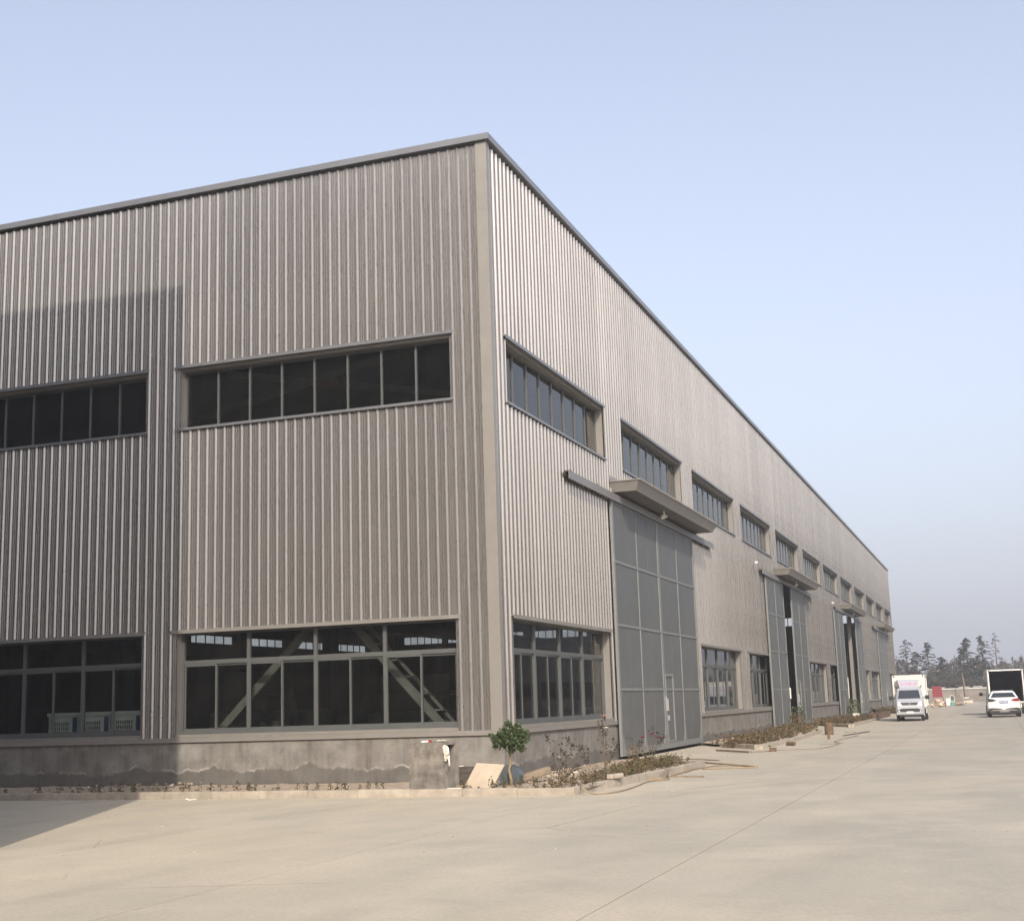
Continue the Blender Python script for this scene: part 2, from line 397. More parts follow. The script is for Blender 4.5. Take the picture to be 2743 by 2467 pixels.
# corner trims, coping, base flashing
m = MB(); m.box(-.21, .048, -.05, 0, .95, H+.03); m.box(0, .048, 0, .12, .95, H+.03); m.obj('corner_flashing', M['flash'], fac)
m = MB(); z0, z1 = H+.05, H+.19
m.hexa([(-WID, -.13, z0-.42), (.13, -.13, z0), (.13, .1, z0), (-WID, .1, z0-.42), (-WID, -.13, z1-.42), (.13, -.13, z1), (.13, .1, z1), (-WID, .1, z1-.42)])
m.obj('coping', M['coping'], fac)
m = MB(); m.box(-.1, .13, .103, LEN+.1, z0, z1); m.obj('coping', M['coping'], fac)
m = MB(); m.box(-.02, .05, LEN, LEN+.05, 0.1, H+.03); m.obj('corner_flashing', M['coping'], fac)
for i in range(11):
    if i < 4:
        xx = -.9-5.2*i; m = MB(); d = .0073*xx
        m.hexa([(xx, -.134, z0+d-.003), (xx+.12, -.134, z0+d-.003), (xx+.12, .104, z0+d-.003), (xx, .104, z0+d-.003), (xx, -.134, z1+d+.004), (xx+.12, -.134, z1+d+.004), (xx+.12, .104, z1+d+.004), (xx, .104, z1+d+.004)]); m.obj('coping_joint', M['coping'], fac)
    m = MB(); yy0 = 1.6+6.1*i; m.box(-.104, .134, yy0, yy0+.12, z0-.003, z1+.004); m.obj('coping_joint', M['coping'], fac)
for zz in (4.1, 7.4, 9.9, 12.1):
    m = MB(); m.box(-.212, .051, -.053, -.05, zz, zz+.05); m.box(.048, .051, -.05, .12, zz, zz+.05); m.obj('corner_lap', M['flash'], fac)
m = MB(); rs = random.Random(6)
for zz in (1.5, 3.9, 4.9, 6.1, 7.3, 9.9, 11.2, 12.6):
    for k in range(-68, 0):
        xx = -1.093+.2252*(k+4)+.045*.0
        if xx > -.25: continue
        if any(o[0]-.05 < xx < o[1]+.05 and o[2]-.1 < zz < o[3]+.1 for o in openL): continue
        xx += .2252*.22; dz = rs.uniform(-.03, .03); m.box(xx-.006, xx+.006, -.022, -.012, zz+dz-.006, zz+dz+.006)
    for k in range(0, 240):
        yy0 = .391+.2568*(k+.25)
        if any(o[0]-.05 < yy0 < o[1]+.05 and o[2]-.1 < zz < o[3]+.1 for o in openR): continue
        m.box(.012, .022, yy0-.007, yy0+.007, zz-.006, zz+.006)
tag(m.obj('screws', M['filler'], fac), kind='stuff')
# parapet backing under the coping
m = MB(); m.box(-WID, -.06, .03, .06, H-.9, H-.02); m.box(-.06, -.03, .06, LEN, H-.9, H-.02); m.obj('parapet_lining', M['dark'], fac)
def base_run(place, a, b):
    m = MB(); L = b-a
    m.box(0, L, -.055, -.002, .93, 1.015); m.box(0, L, -.055, .0, 1.015, 1.03)
    l, rz = place(a); m.obj('base_flashing', M['flash'], fac, l, rz)
    m = MB(); m.box(0, L, -.004, .24, -.3, .928); m.obj('plinth', M['plinth'], fac, l, rz)
base_run(LW, -WID, 0.05)
edges = [.245]+[e for d in doors for e in (d-5.05, d+5.05)]+[LEN]
segs = [(.245, doors[0]-4.9)]+[(doors[i]+4.9, doors[i+1]-4.62) for i in range(3)]+[(doors[3]+4.9, LEN)]
for a, b in segs: base_run(RW, a, b)
# building shell: roof, back walls, floor
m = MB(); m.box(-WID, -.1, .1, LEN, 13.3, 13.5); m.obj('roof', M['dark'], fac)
m = MB(); m.box(-WID, -.25, .25, LEN-.2, -.02, .02); m.obj('interior_floor', M['ifloor'], fac)
m = MB(); y0_, y1_ = LEN-.2, LEN-.001
cols = []
xa = -WID
rear = sorted([(-7.66*k-7.66, -7.66*k-.94, 8.62, 9.42) for k in range(7)]+[(-15.0, -14.6, 1.8, 3.25), (-14.4, -13.8, 1.8, 3.25), (-8.25, -8.05, .9, 2.1), (-7.85, -7.6, .9, 2.1)])
cu = sorted(set([-WID, 0]+[c for o in rear for c in o[:2]]))
for c0, c1 in zip(cu[:-1], cu[1:]):
    zi = [(0, H)]
    for o in rear:
        if o[0] < (c0+c1)/2 < o[1]: zi = [q for (p, r_) in zi for q in ((p, o[2]), (o[3], r_)) if q[1]-q[0] > .01] if len(zi) == 1 else zi
    for p, r_ in zi: m.box(c0, c1, y0_, y1_, p, r_)
for k in range(7):
    for q in range(1, 8): c = -7.66*k-7.66+6.72*q/8; m.box(c-.04, c+.04, y0_+.05, y0_+.1, 8.62, 9.42)
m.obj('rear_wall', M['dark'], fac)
m = MB()   # opposite long wall with window openings
yy = 0.
spans = []
for j in range(12):
    u = .88+9.53*j; spans.append((u, u+7.7))
for (z_0, z_1) in ((0, 1.1), (3.3, 7.95), (8.65, H)): m.box(-WID-.2, -WID, 0, LEN, z_0, z_1)
px = 0
for (a, b) in spans:
    for (z_0, z_1) in ((1.1, 3.3), (7.95, 8.65)): m.box(-WID-.2, -WID, px, a, z_0, z_1)
    px = b
for (z_0, z_1) in ((1.1, 3.3), (7.95, 8.65)): m.box(-WID-.2, -WID, px, LEN, z_0, z_1)
for i, (a, b) in enumerate(spans):
    if True: m.box(-WID-.2, -WID, a+.001, b-.001, 1.101, 3.299)
    for q in range(1, 5): c = a+(b-a)*q/5; m.box(-WID-.15, -WID-.08, c-.05, c+.05, 1.1, 9.19)
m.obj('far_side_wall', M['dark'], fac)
m = MB()   # steel: columns, crane beams, trusses
for j in range(13):
    y = .5+9.5*j
    for x in (-29, -WID+.5): m.box(x-.2, x+.2, y-.15, y+.15, 0, 13.2)
    for x in (-14, -43):
        m.box(x-14.4, x+13.4, y-.1, y+.1, 12.5, 12.9)
for x in (-28.4, -29.6, -57): m.box(x-.2, x+.2, .4, LEN-1, 6.6, 7.3)
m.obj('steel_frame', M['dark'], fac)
for j in range(13):
    m = MB(); y = .55+9.52*j
    m.box(-.55, -.30, y-.12, y+.12, 0, 13.2); m.obj('column', M['steel'], fac)
def beam(x0, z0, x1, z1, y, wd, name='brace', mt='steel', dy=.08):
    d = Vector((x1-x0, 0, z1-z0)).normalized(); n = Vector((-d.z, 0, d.x))*wd/2
    a, b = Vector((x0, 0, z0)), Vector((x1, 0, z1)); m = MB()
    m.prism([(p.x, y, p.z) for p in (a-n, b-n, b+n, a+n)], [(p.x, y+dy, p.z) for p in (a-n, b-n, b+n, a+n)])
    return m.obj(name, M[mt], fac)
beam(-7.3, .9, -4.3, 3.8, .75, .17); beam(-4.1, 3.8, -1.4, .9, .75, .17)
beam(-3.85, 3.75, -1.2, .9, 1.05, .05)
m = MB()
for i in range(6):
    t = .15+i*.13; x = -4.0+2.7*t; z = 3.7-2.8*t; m.box(x-.16, x+.22, .8, 1.05, z-.015, z+.015)
m.obj('brace_batten', M['steel'], fac)
m = MB()
for i in range(5):
    t = .1+i*.17; x = -7.2+2.9*t; z = 1.0+2.8*t; m.box(x-.12, x+.12, .73, .84, z-.02, z+.02)
m.obj('brace_batten', M['steel'], fac)
beam(-9.8, 8.85, -2.2, 10.3, 3., .16); beam(-8.5, 10.15, -1.5, 8.8, 3.25, .14)
m = MB(); m.box(-5.8, -5.1, 2.95, 3.0, 9.38, 9.58); m.obj('gusset_plate', M['orange'], fac)
m = MB(); m.box(-58, -.6, 3.3, 3.6, 10.4, 10.9); m.box(-58, -.6, .8, 1.0, 10.2, 10.5); m.obj('roof_beam', M['dark'], fac)

# ---- windows (built in wall coordinates: x along, -y outward)
def window_upper(width, name='upper_window', n=8):
    z0, z1 = 8.0, 9.46
    fr = MB(); D = .18; L = width
    fr.box(0, L, D, D+.06, z0, z0+.05); fr.box(0, L, D, D+.06, z1-.16, z1-.11)
    fr.box(0, .05, D, D+.06, z0+.05, z1-.16); fr.box(L-.05, L, D, D+.06, z0+.05, z1-.16)
    me = fr.mesh('window_frame', M['frame'])
    root = link(name, me, fac)
    m = MB(); m.box(0, L, .02, D+.1, z1-.11, z1); m.box(-.03, 0, -.002, D+.1, z0, z1); m.box(L, L+.03, -.002, D+.1, z0, z1); m.obj('reveal', M['flash'], root)
    m = MB(); m.box(-.1, L+.1, -.085, .03, z1-.002, z1+.028); m.box(-.1, L+.1, -.085, -.075, z1-.045, z1-.003); m.obj('head_flashing', M['coping'], root)
    m = MB(); m.box(-.06, L+.06, -.085, D+.1, z0-.03, z0-.001); m.box(-.06, L+.06, -.085, -.077, z0-.06, z0-.031); m.obj('sill', M['coping'], root)
    w_ = (L-.1)/n
    pm = MB(); pm.add([(.018, 0, 0), (w_-.018, 0, 0), (w_-.018, 0, z1-z0-.21), (.018, 0, z1-z0-.21)], [(0, 1, 2, 3)]); pme = pm.mesh('pane', M['glass'])
    mm = MB(); mm.box(-.022, .022, -.03, .03, 0, z1-z0-.21); mme = mm.mesh('mullion', M['frame'])
    for i in range(n):
        link('pane', pme, root, (.05+i*w_, D+.03, z0+.05))
        if i: link('mullion', mme, root, (.05+i*w_, D+.028, z0+.05))
    return root
def window_lower(width, name='lower_window', n=4):
    z0, z1 = 1.10, 3.36; D = .17; L = width; zt = 2.67
    fr = MB()
    fr.box(0, L, D, D+.07, z0, z0+.07); fr.box(0, L, D, D+.07, z1-.09, z1-.03); fr.box(.06, L-.06, D-.005, D+.075, zt-.045, zt+.045)
    fr.box(0, .06, D, D+.07, z0+.07, z1-.09); fr.box(L-.06, L, D, D+.07, z0+.07, z1-.09)
    root = link(name, fr.mesh('window_frame', M['frame']), fac)
    m = MB(); m.box(0, L, -.0, D+.1, z1-.03, z1); m.box(-.03, 0, -.002, D+.1, 1.031, z1); m.box(L, L+.03, -.002, D+.1, 1.031, z1); m.obj('reveal', M['flash'], root)
    m = MB(); m.box(-.12, L+.12, -.085, .03, z1+.001, z1+.03); m.box(-.12, L+.12, -.085, -.075, z1-.05, z1); m.obj('head_flashing', M['flash'], root)
    m = MB(); m.box(0, L, -.045, D+.1, 1.033, z0-.002); m.obj('sill', M['flash'], root)
    w_ = (L-.12)/n
    mm = MB(); mm.box(-.04, .04, -.04, .04, 0, z1-.09-z0-.07); mme = mm.mesh('mullion', M['frame'])
    for i in range(1, n): link('mullion', mme, root, (.06+i*w_, D+.03, z0+.07))
    a = MB(); a.add([(.03, 0, 0), (w_-.03, 0, 0), (w_-.03, 0, z1-.09-zt-.045), (.03, 0, z1-.09-zt-.045)], [(0, 1, 2, 3)]); ame = a.mesh('pane', M['glass'])
    hz = zt-.045-z0-.07; hw = w_/2
    b = MB(); b.add([(.035, 0, .04), (hw-.005, 0, .04), (hw-.005, 0, hz-.035), (.035, 0, hz-.035)], [(0, 1, 2, 3)]); bme = b.mesh('pane', M['glass'])
    c = MB()
    for (p, q, r_, s_) in ((.02, hw+.02, 0, .05), (.02, hw+.02, hz-.045, hz), (.02, .055, .05, hz-.045), (hw-.02, hw+.02, .05, hz-.045)): c.box(p, q, -.015, .015, r_, s_)
    cme = c.mesh('sash', M['frame'])
    for i in range(n):
        x = .06+i*w_
        link('pane', ame, root, (x, D+.035, zt+.045))
        link('sash', cme, root, (x+.0, D+.018, z0+.07)); link('sash', cme, root, (x+hw-.035, D+.05, z0+.07))
        link('pane', bme, root, (x, D+.018, z0+.07)); link('pane', bme, root, (x+hw-.03, D+.05, z0+.07))
    return root
uwR = window_upper(UPW); lwR = window_lower(7.5); uwL = window_upper(6.72); lwL = window_lower(6.72)
def put(proto, positions, place):
    for i, u in enumerate(positions):
        o = proto if i == 0 else dup(proto); l, rz = place(u); o.location = l; o.rotation_euler = (0, 0, rz)
put(uwR, ups, RW); put(lwR, lows, RW); put(uwL, lup, LW); put(lwL, lup, LW)

# ---- sliding doors, rails, canopies
def door_leaf(wl, wicket=False):
    """local: x 0..wl, outward -y"""
    D0, D1 = -.155, -.085; Z0, Z1 = .10, 6.86; rows = [Z0+.16, 1.83, 3.53, 5.22, Z1-.02]
    fr = MB(); y0, y1 = D0, D1
    fr.box(0, .13, y0, y1, Z0, Z1); fr.box(wl-.09, wl, y0, y1, Z0, Z1); fr.box(.13, wl-.09, y0, y1, Z0, Z0+.17); fr.box(.13, wl-.09, y0, y1, Z1-.05, Z1)
    for c in ((.13, 1), (wl-.09, -1), (wl/2, 1), (wl/2, -1)):
        x, d = c; q = .15 if x in (wl/2,) else .24
        x += (.03*d if x == wl/2 else 0)
        tri = [(x, Z0+.17), (x+d*q, Z0+.17), (x, Z0+.17+q*1.7)]
        if d < 0: tri = tri[::-1]
        fr.prism([(p[0], y0+.004, p[1]) for p in tri], [(p[0], y0+.02, p[1]) for p in tri])
    root = link('sliding_door', fr.mesh('door_frame', M['dframe']), fac)
    mm = MB(); mm.box(wl/2-.03, wl/2+.03, y0+.001, y1, Z0+.17, Z1-.05); mm.obj('post', M['dframe'], root)
    for z in rows[1:-1]:
        m = MB(); m.box(.13, wl/2-.03, y0+.002, y1, z-.035, z+.035); m.box(wl/2+.03, wl-.09, y0+.002, y1, z-.035, z+.035); m.obj('cross_bar', M['dframe'], root)
    for i in range(4):
        lo, hi = rows[i]+(.035 if i else .01), rows[i+1]-(.035 if i < 3 else .03)
        for (a, b) in ((.13, wl/2-.03), (wl/2+.03, wl-.09)):
            m = MB(); m.box(a, b, y0+.022, y1+.01, lo, hi); m.box(a+(b-a)*.5-.006, a+(b-a)*.5+.006, y0+.017, y0+.022, lo, hi)
            m.obj('panel', M['dpanel'], root)
    if wicket:
        m = MB(); a, b = .13, 1.16
        m.box(a, a+.06, y0-.012, y0+.02, .28, 2.3); m.box(b-.06, b, y0-.012, y0+.02, .28, 2.3); m.box(a+.06, b-.06, y0-.012, y0+.02, 2.22, 2.3); m.box(a+.06, b-.06, y0-.012, y0+.02, .28, .34)
        wd = m.obj('wicket_door', M['dframe'], root)
        m = MB(); m.box(.06, .075, y0-.04, y0, 1.2, 1.62); m.box(.20, .215, y0-.05, y0-.012, 1.2, 1.55); m.box(.18, .26, y0-.06, y0-.012, .92, 1.06)
        m.obj('handle', M['hub'], root)
    return root
leafA = door_leaf(5.1); leafB = door_leaf(5.1, True)
pos = [(8.65, 13.75), (34.4, 42.25), (61.3, 74.9), (94.2, 99.3)]
for i, (a, b) in enumerate(pos):
    for pr_, u in ((leafA, a), (leafB, b)):
        o = pr_ if i == 0 else dup(pr_); o.location = (0, u, 0); o.rotation_euler = (0, 0, RZ)
def rail(u0, u1):
    m = MB(); m.box(0, u1-u0, -.215, -.20, 6.86, 7.06); m.box(0, u1-u0, -.20, -.13, 7.045, 7.06)
    r_ = m.obj('door_rail', M['rail'], fac, (0, u0, 0), RZ)
    for t in (.25, 2.6, 5.2, 8.8, 12.4, 15.9, u1-u0-.5):
        m = MB(); m.box(t-.04, t+.04, -.19, -.0, 7.06, 7.1); m.box(t-.04, t+.04, -.20, -.02, 6.93, 6.97); m.box(t+.05, t+.2, -.17, -.05, 6.95, 7.1); m.obj('bracket', M['rust'], r_)
    m = MB(); m.box(0, u1-u0, -.13, -.07, 6.93, 7.03); m.obj('track', M['dark'], r_)
    return r_
for d in doors: rail(d-9.1, d+8.6 if d < 90 else d+8.9)
def canopy(u0, u1):
    m = MB(); b = [(u0, -.02), (u1, -.02), (u1, -.72), (u0, -.72)]; t = [(u0-.12, -.02), (u1+.3, -.02), (u1+.3, -.84), (u0-.12, -.84)]
    zb, zt = 7.15, 7.42
    m.add([(x-u0, y, zb) for x, y in b]+[(x-u0, y, zt) for x, y in t], [(0, 4, 5, 1), (1, 5, 6, 2), (2, 6, 7, 3), (3, 7, 4, 0)])
    c = m.obj('canopy', M['flash'], fac, (0, u0, 0), RZ)
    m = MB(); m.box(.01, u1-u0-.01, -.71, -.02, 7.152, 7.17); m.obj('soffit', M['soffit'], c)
    m = MB(); m.box(-.15, u1-u0+.35, -.88, -.02, 7.421, 7.445)
    for i in range(int((u1-u0)/.22)): m.box(i*.22, i*.22+.05, -.90, -.03, 7.446, 7.468)
    m.box(-.3, u1-u0+.4, -.045, -.04, 7.47, 7.60); m.obj('canopy_roof', M['flash'], c)
    m = MB(); q = (u1-u0)*.41; m.box(q-.13, q+.13, -.56, -.40, 6.97, 7.0); m.prism([(q-.13, -.56, 6.97), (q+.13, -.56, 6.97), (q+.13, -.40, 6.9), (q-.13, -.40, 6.9)], [(q-.13, -.56, 6.99), (q+.13, -.56, 6.99), (q+.13, -.40, 6.92), (q-.13, -.40, 6.92)])
    m.box(q-.02, q+.02, -.5, -.46, 7.0, 7.15); m.obj('flood_lamp', M['pvc'], c)
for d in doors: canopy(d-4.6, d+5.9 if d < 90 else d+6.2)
m = MB()
for u in (31.7, 60.4): m.rock((.2, u, 7.2), .09, 3)
m.obj('camera_housing', M['pvc'], fac)
m = MB()
for d in doors: m.box(-.5, -.25, d-4.6-.02, d-4.6, 0, 6.95); m.box(-.5, -.25, d+4.6, d+4.62, 0, 6.95)
m.obj('door_jamb', M['flash'], fac)
m = MB()
for d in doors: m.box(-6, -.3, d-4.5, d+4.5, -.01, .03)
m.obj('door_threshold', M['ifloor'], fac)

# interior things seen through the glass
for i in range(3):
    t = empty('compressor_cabinet', (-11.48+.87*i, .45, 0)); t.scale = (.96, .96, 1); dsc = ['leftmost of the three pale cabinets with blue strips behind the shaded lower window', 'middle one of the three pale cabinets with blue strips behind the shaded glass', 'rightmost of the three pale cabinets, beside the shaded window jamb']
    tag(t, dsc[i], 'cabinet', 'pale cabinets inside the shaded window')
    m = MB(); m.box(.03, .90, 0, .8, .05, 1.58); m.box(0, .93, -.03, .83, 1.58, 1.66); m.obj('housing', M['acw'], t)
    m = MB(); m.box(.74, .86, -.012, 0, .1, 1.55); m.obj('side_strip', M['acb'], t)
    m = MB(); m.box(.17, .64, -.006, 0, .5, 1.46); m.obj('intake', M['black'], t)
    m = MB()
    for k in range(9): x = .17+.47*k/8; m.box(x-.008, x+.008, -.03, -.007, .5, 1.46)
    for k in range(10): z = .5+.96*k/9; m.box(.17, .64, -.034, -.031, z-.01, z+.01)
    m.obj('grille', M['acw'], t)
def machine(x, y, wx, wy, h, lab, seed):
    t = tag(empty('machine', (x, y, 0)), lab, 'machine'); r_ = random.Random(seed)
    m = MB(); m.box(0, wx, 0, wy, 0, h*.6); m.box(wx*.1, wx*.55, wy*.1, wy*.9, h*.6, h); bevel(m.obj('body', M['machine'], t), .03)
    m = MB(); m.tube([(wx*.7, -.1, h*.3), (wx*.75, -.3, h*.75), (wx*.95, -.2, h*.8), (wx*1.05, -.1, h*.3)], .1, 8); m.obj('duct', M['bluegrey'], t, smooth=True)
    m = MB(); m.box(wx*.6, wx*.8, -.05, -.0, h*.2, h*.5); m.obj('control_panel', M['acw'], t)
machine(-10.0, 5, 2.6, 2, 2.6, 'dark green-grey machine in the hall behind the left brace', 1)
machine(-6.4, 7, 3.0, 2, 2.4, 'wide dark machine with bent duct in the hall between the braces', 2)
machine(-3.6, 9, 3.4, 2, 1.7, 'low dark machine in the hall near the corner window', 3)
machine(-7, 24, 3, 3, 2.2, 'dark machine standing inside behind the third bay window', 4)

# ------------------------------------------------------------------ planting beds, kerbs
def kerb(pts, name_label, h=.13, wd=.14, L=.99, z0=-.03):
    root = tag(empty('kerb', (pts[0][0], pts[0][1], 0)), name_label, 'kerb', kind='structure')
    o = Vector((pts[0][0], pts[0][1]))
    rnd = random.Random(len(pts)*7+int(pts[0][0]*10))
    for a, b in zip(pts[:-1], pts[1:]):
        a, b = Vector(a[:2])-o, Vector(b[:2])-o; d = b-a; n = max(1, round(d.length/L)); d.normalize(); st = (b-a).length/n; q = Vector((-d.y, d.x))
        for i in range(n):
            p0 = a+d*(i*st+.002); p1 = a+d*((i+1)*st-.002); dz = rnd.uniform(-.006, .006); sh = q*rnd.uniform(-.005, .005); p0 += sh; p1 += sh
            m = MB(); e = .015
            lo = [p0, p1, p1+q*wd, p0+q*wd]; hi = [p0+q*e, p1+q*e, p1+q*wd, p0+q*wd]
            m.hexa([(p.x, p.y, z0) for p in lo]+[(p.x, p.y, h+dz) for p in hi])
            m.f = m.f; bevel(m.obj('kerb_stone', M['kerb'], root), .006)
    return root
kerb([(-26, -4.14), (2.70, -4.0)], 'long pale concrete kerb along the front wall strip')
kerb([(2.72, -3.97), (3.02, 1.2), (3.10, 4.9)], 'concrete kerb turning the corner beside the rose bed')
kerb([(3.08, 4.93), (2.3, 5.5)], 'short kerb end closing the rose bed')
kerb([(1.05, 17.0), (2.75, 14.3), (2.95, 19.5), (2.6, 30.8)], 'low kerb round the second brown bed')
kerb([(1.2, 43), (2.95, 38.9), (2.9, 56)], 'low kerb round the third brown bed')
def bed(poly, label, z=.085, seed=0):
    """gently uneven soil surface as a fan of small triangles"""
    from mathutils.geometry import tessellate_polygon
    xs_ = [p[0] for p in poly]; ys_ = [p[1] for p in poly]; st = max(.16, (max(ys_)-min(ys_))/60)
    def inside(x, y):
        c = False; j = len(poly)-1
        for i in range(len(poly)):
            if (poly[i][1] > y) != (poly[j][1] > y) and x < (poly[j][0]-poly[i][0])*(y-poly[i][1])/(poly[j][1]-poly[i][1])+poly[i][0]: c = not c
            j = i
        return c
    m = MB(); nx = int((max(xs_)-min(xs_))/.2)+1; ny = int((max(ys_)-min(ys_))/.2)+1; idx = {}
    hh = lambda x, y: z-(.07*min(1, max(0, (1.2-x)/1.6)) if seed == 0 else 0)+.03*noise.noise(Vector((x*1.7, y*1.7, seed)))+.014*noise.noise(Vector((x*7, y*7, seed)))
    for i in range(nx):
        for j in range(ny):
            x, y = min(xs_)+i*.2, min(ys_)+j*.2
            if inside(x+.1, y+.1):
                q = []
                for (a, b) in ((x, y), (x+.2, y), (x+.2, y+.2), (x, y+.2)):
                    k = (round(a, 2), round(b, 2))
                    if k not in idx: idx[k] = len(m.v); m.v.append((a, b, hh(a, b)))
                    q.append(idx[k])
                m.f.append(tuple(q)); m.m.append(0)
    m2 = MB(); m2.prism([(x, y, -.05) for x, y in poly], [(x, y, z-.115) for x, y in poly])
    o = tag(m.obj('soil_bed', M['soil'], smooth=True), label, kind='structure'); m2.obj('bed_base', M['soil'], o); return o
B1 = [(-25, -4.02), (2.68, -3.88), (2.9, 1.2), (2.98, 4.85), (2.3, 5.4), (.9, 8.4), (.0, 8.5), (.0, -.01), (-25, -.01)]
bed(B1, 'dry soil strip along the front wall and round the corner')
bed([(.05, 18.9), (1.1, 17.1), (2.65, 14.6), (2.85, 19.5), (2.5, 30.8), (1.6, 37), (.05, 34)], 'dry soil bed between first and second door', seed=2)
bed([(.05, 47), (1.2, 43.2), (2.85, 39.2), (2.8, 56), (2.4, 60.5), (.05, 60.5)], 'dry soil bed between second and third door', seed=3)
bed([(.3, 80), (2.6, 79), (2.6, 94), (.3, 94)], 'narrow soil bed before the last door', seed=4)

# ------------------------------------------------------------------ plants
def seedling_mesh(seed, h=.17):
    r_ = random.Random(seed); m = MB(); m.cur = 0
    m.tube([(0, 0, 0), (r_.uniform(-.02, .02), r_.uniform(-.02, .02), h*.8)], .005, 4); m.cur = 1
    for i in range(34):
        z = h*r_.uniform(.15, 1.05); rr_ = .05*(.5+.7*math.sin(math.pi*min(1, z/h)))
        a = r_.uniform(0, 6.28); m.leaf((rr_*math.cos(a)*r_.random(), rr_*math.sin(a)*r_.random(), z), .035, r_)
    return m.mesh('seedling', [M['stem'], M['seed']])
sm = [seedling_mesh(i, .14+.03*(i % 3)) for i in range(6)]
rnd = random.Random(5)
groups = [(-13.3, 7), (-12.0, 5), (-10.6, 4), (-9.4, 3), (-8.2, 3), (-7.3, 6), (-6.4, 5), (-5.4, 3), (-4.6, 4), (-3.7, 4), (-2.9, 4), (-2.0, 3), (-1.3, 3), (-.9, 2)]
for gx, n in groups:
    for i in range(n):
        o = link('boxwood_seedling', sm[rnd.randrange(6)], None, (gx+rnd.uniform(-.45, .45), -3.74+rnd.uniform(-.1, .12), .03), rnd.uniform(0, 6)); s_ = rnd.uniform(.95, 1.5); o.scale = (s_, s_, s_)
        tag(o, 'tiny olive seedling in the row behind the front kerb', 'seedling', 'seedlings along the front kerb')
for (x, y) in ((.55, -3.55), (.62, -3.62), (1.02, -3.4), (1.1, -3.5), (1.25, -3.35), (1.5, -3.45), (1.55, -3.3), (1.75, -3.2), (1.35, -3.6), (1.9, -3.5)):
    o = link('boxwood_seedling', sm[rnd.randrange(6)], None, (x, y, .07), rnd.uniform(0, 6)); s_ = rnd.uniform(.9, 1.5); o.scale = (s_, s_, s_)
    tag(o, 'olive seedling between the cream board and the bed corner', 'seedling', 'seedlings near the cream board')
def cover(name, label, areas, n, seed, mats, h=(.06, .2), size=.035):
    r_ = random.Random(seed); m = MB()
    for i in range(n):
        (x0, x1, y0, y1) = areas[r_.randrange(len(areas))]; t = r_.random(); x, y = r_.uniform(x0, x1), r_.uniform(y0, y1)
        if noise.noise(Vector((x*.9, y*.9, seed))) < -.28: continue
        hh = r_.uniform(*h); m.cur = 0 if r_.random() < .6 else 1
        for k in range(12): m.leaf((x+r_.gauss(0, .022), y+r_.gauss(0, .022), .08+hh*r_.random()), size*1.25*r_.uniform(.7, 1.3), r_)
    return tag(m.obj(name, mats), label, kind='stuff')
cover('ground_cover', 'dense low brown-green hedge plants in the rose bed', [(1.9, 2.6, -3.6, 4.4), (2.2, 2.85, -3.3, 4.5), (1.7, 2.6, .5, 5), (1.6, 2.4, 3, 6.5)], 820, 11, [M['seed'], M['brownplant']])
cover('ground_cover', 'low dry brown plants in the second bed', [(.6, 2.6, 17, 30), (1.4, 2.6, 15.6, 20), (.4, 1.8, 28, 36)], 800, 12, [M['brownplant'], M['seed']], (.08, .3), .06)
cover('ground_cover', 'low dry brown plants in the third bed', [(.6, 2.6, 42, 60)], 900, 13, [M['brownplant'], M['seed']], (.1, .3), .07)
cover('ground_cover', 'dry plants by the last door', [(.5, 2.5, 79.5, 93.5)], 500, 14, [M['brownplant'], M['seed']], (.1, .4), .09)

def scatter(name, label, areas, n, seed, mt, size, z=.0, rocks=True):
    r_ = random.Random(seed); m = MB()
    for i in range(n):
        x0, x1, y0, y1, z_ = areas[r_.randrange(len(areas))]; x, y = r_.uniform(x0, x1), r_.uniform(y0, y1); q = size*r_.uniform(.4, 1.4)
        if rocks: m.rock((x, y, z_+q*.2), q, r_.randrange(9999), 5, .6)
        else: m.leaf((x, y, z_+.012), q, r_, .85)
    return tag(m.obj(name, M[mt]), label, kind='stuff')
scatter('grit', 'loose grit and crumbs along the kerb and the yard', [(-12, 3, -4.6, -4.16, 0), (2.9, 4.2, -4, 6, 0), (-10, 12, -14, -4.3, 0), (2.9, 5, 5, 30, 0), (.3, 2.8, 9, 17, 0)], 420, 21, 'rubble', .014)
scatter('leaf_litter', 'dry leaf litter on the soil strip and bed', [(-13, 0, -3.9, -3.4, .09), (0, 2.5, -3.8, 0, .09), (.3, 2.6, 0, 7, .09), (1.6, 2.8, -3, 5, .09), (-9, -4, -3.9, -1, .09)], 900, 22, 'brownplant', .06, rocks=False)
scatter('rubble_crumbs', 'small broken rubble on the soil at the corner plinth', [(.3, 1.4, -.8, 5, .09), (.2, 2, -3, -.4, .09), (-9, -6.5, -3.5, -.4, .09)], 120, 23, 'rubble', .035)

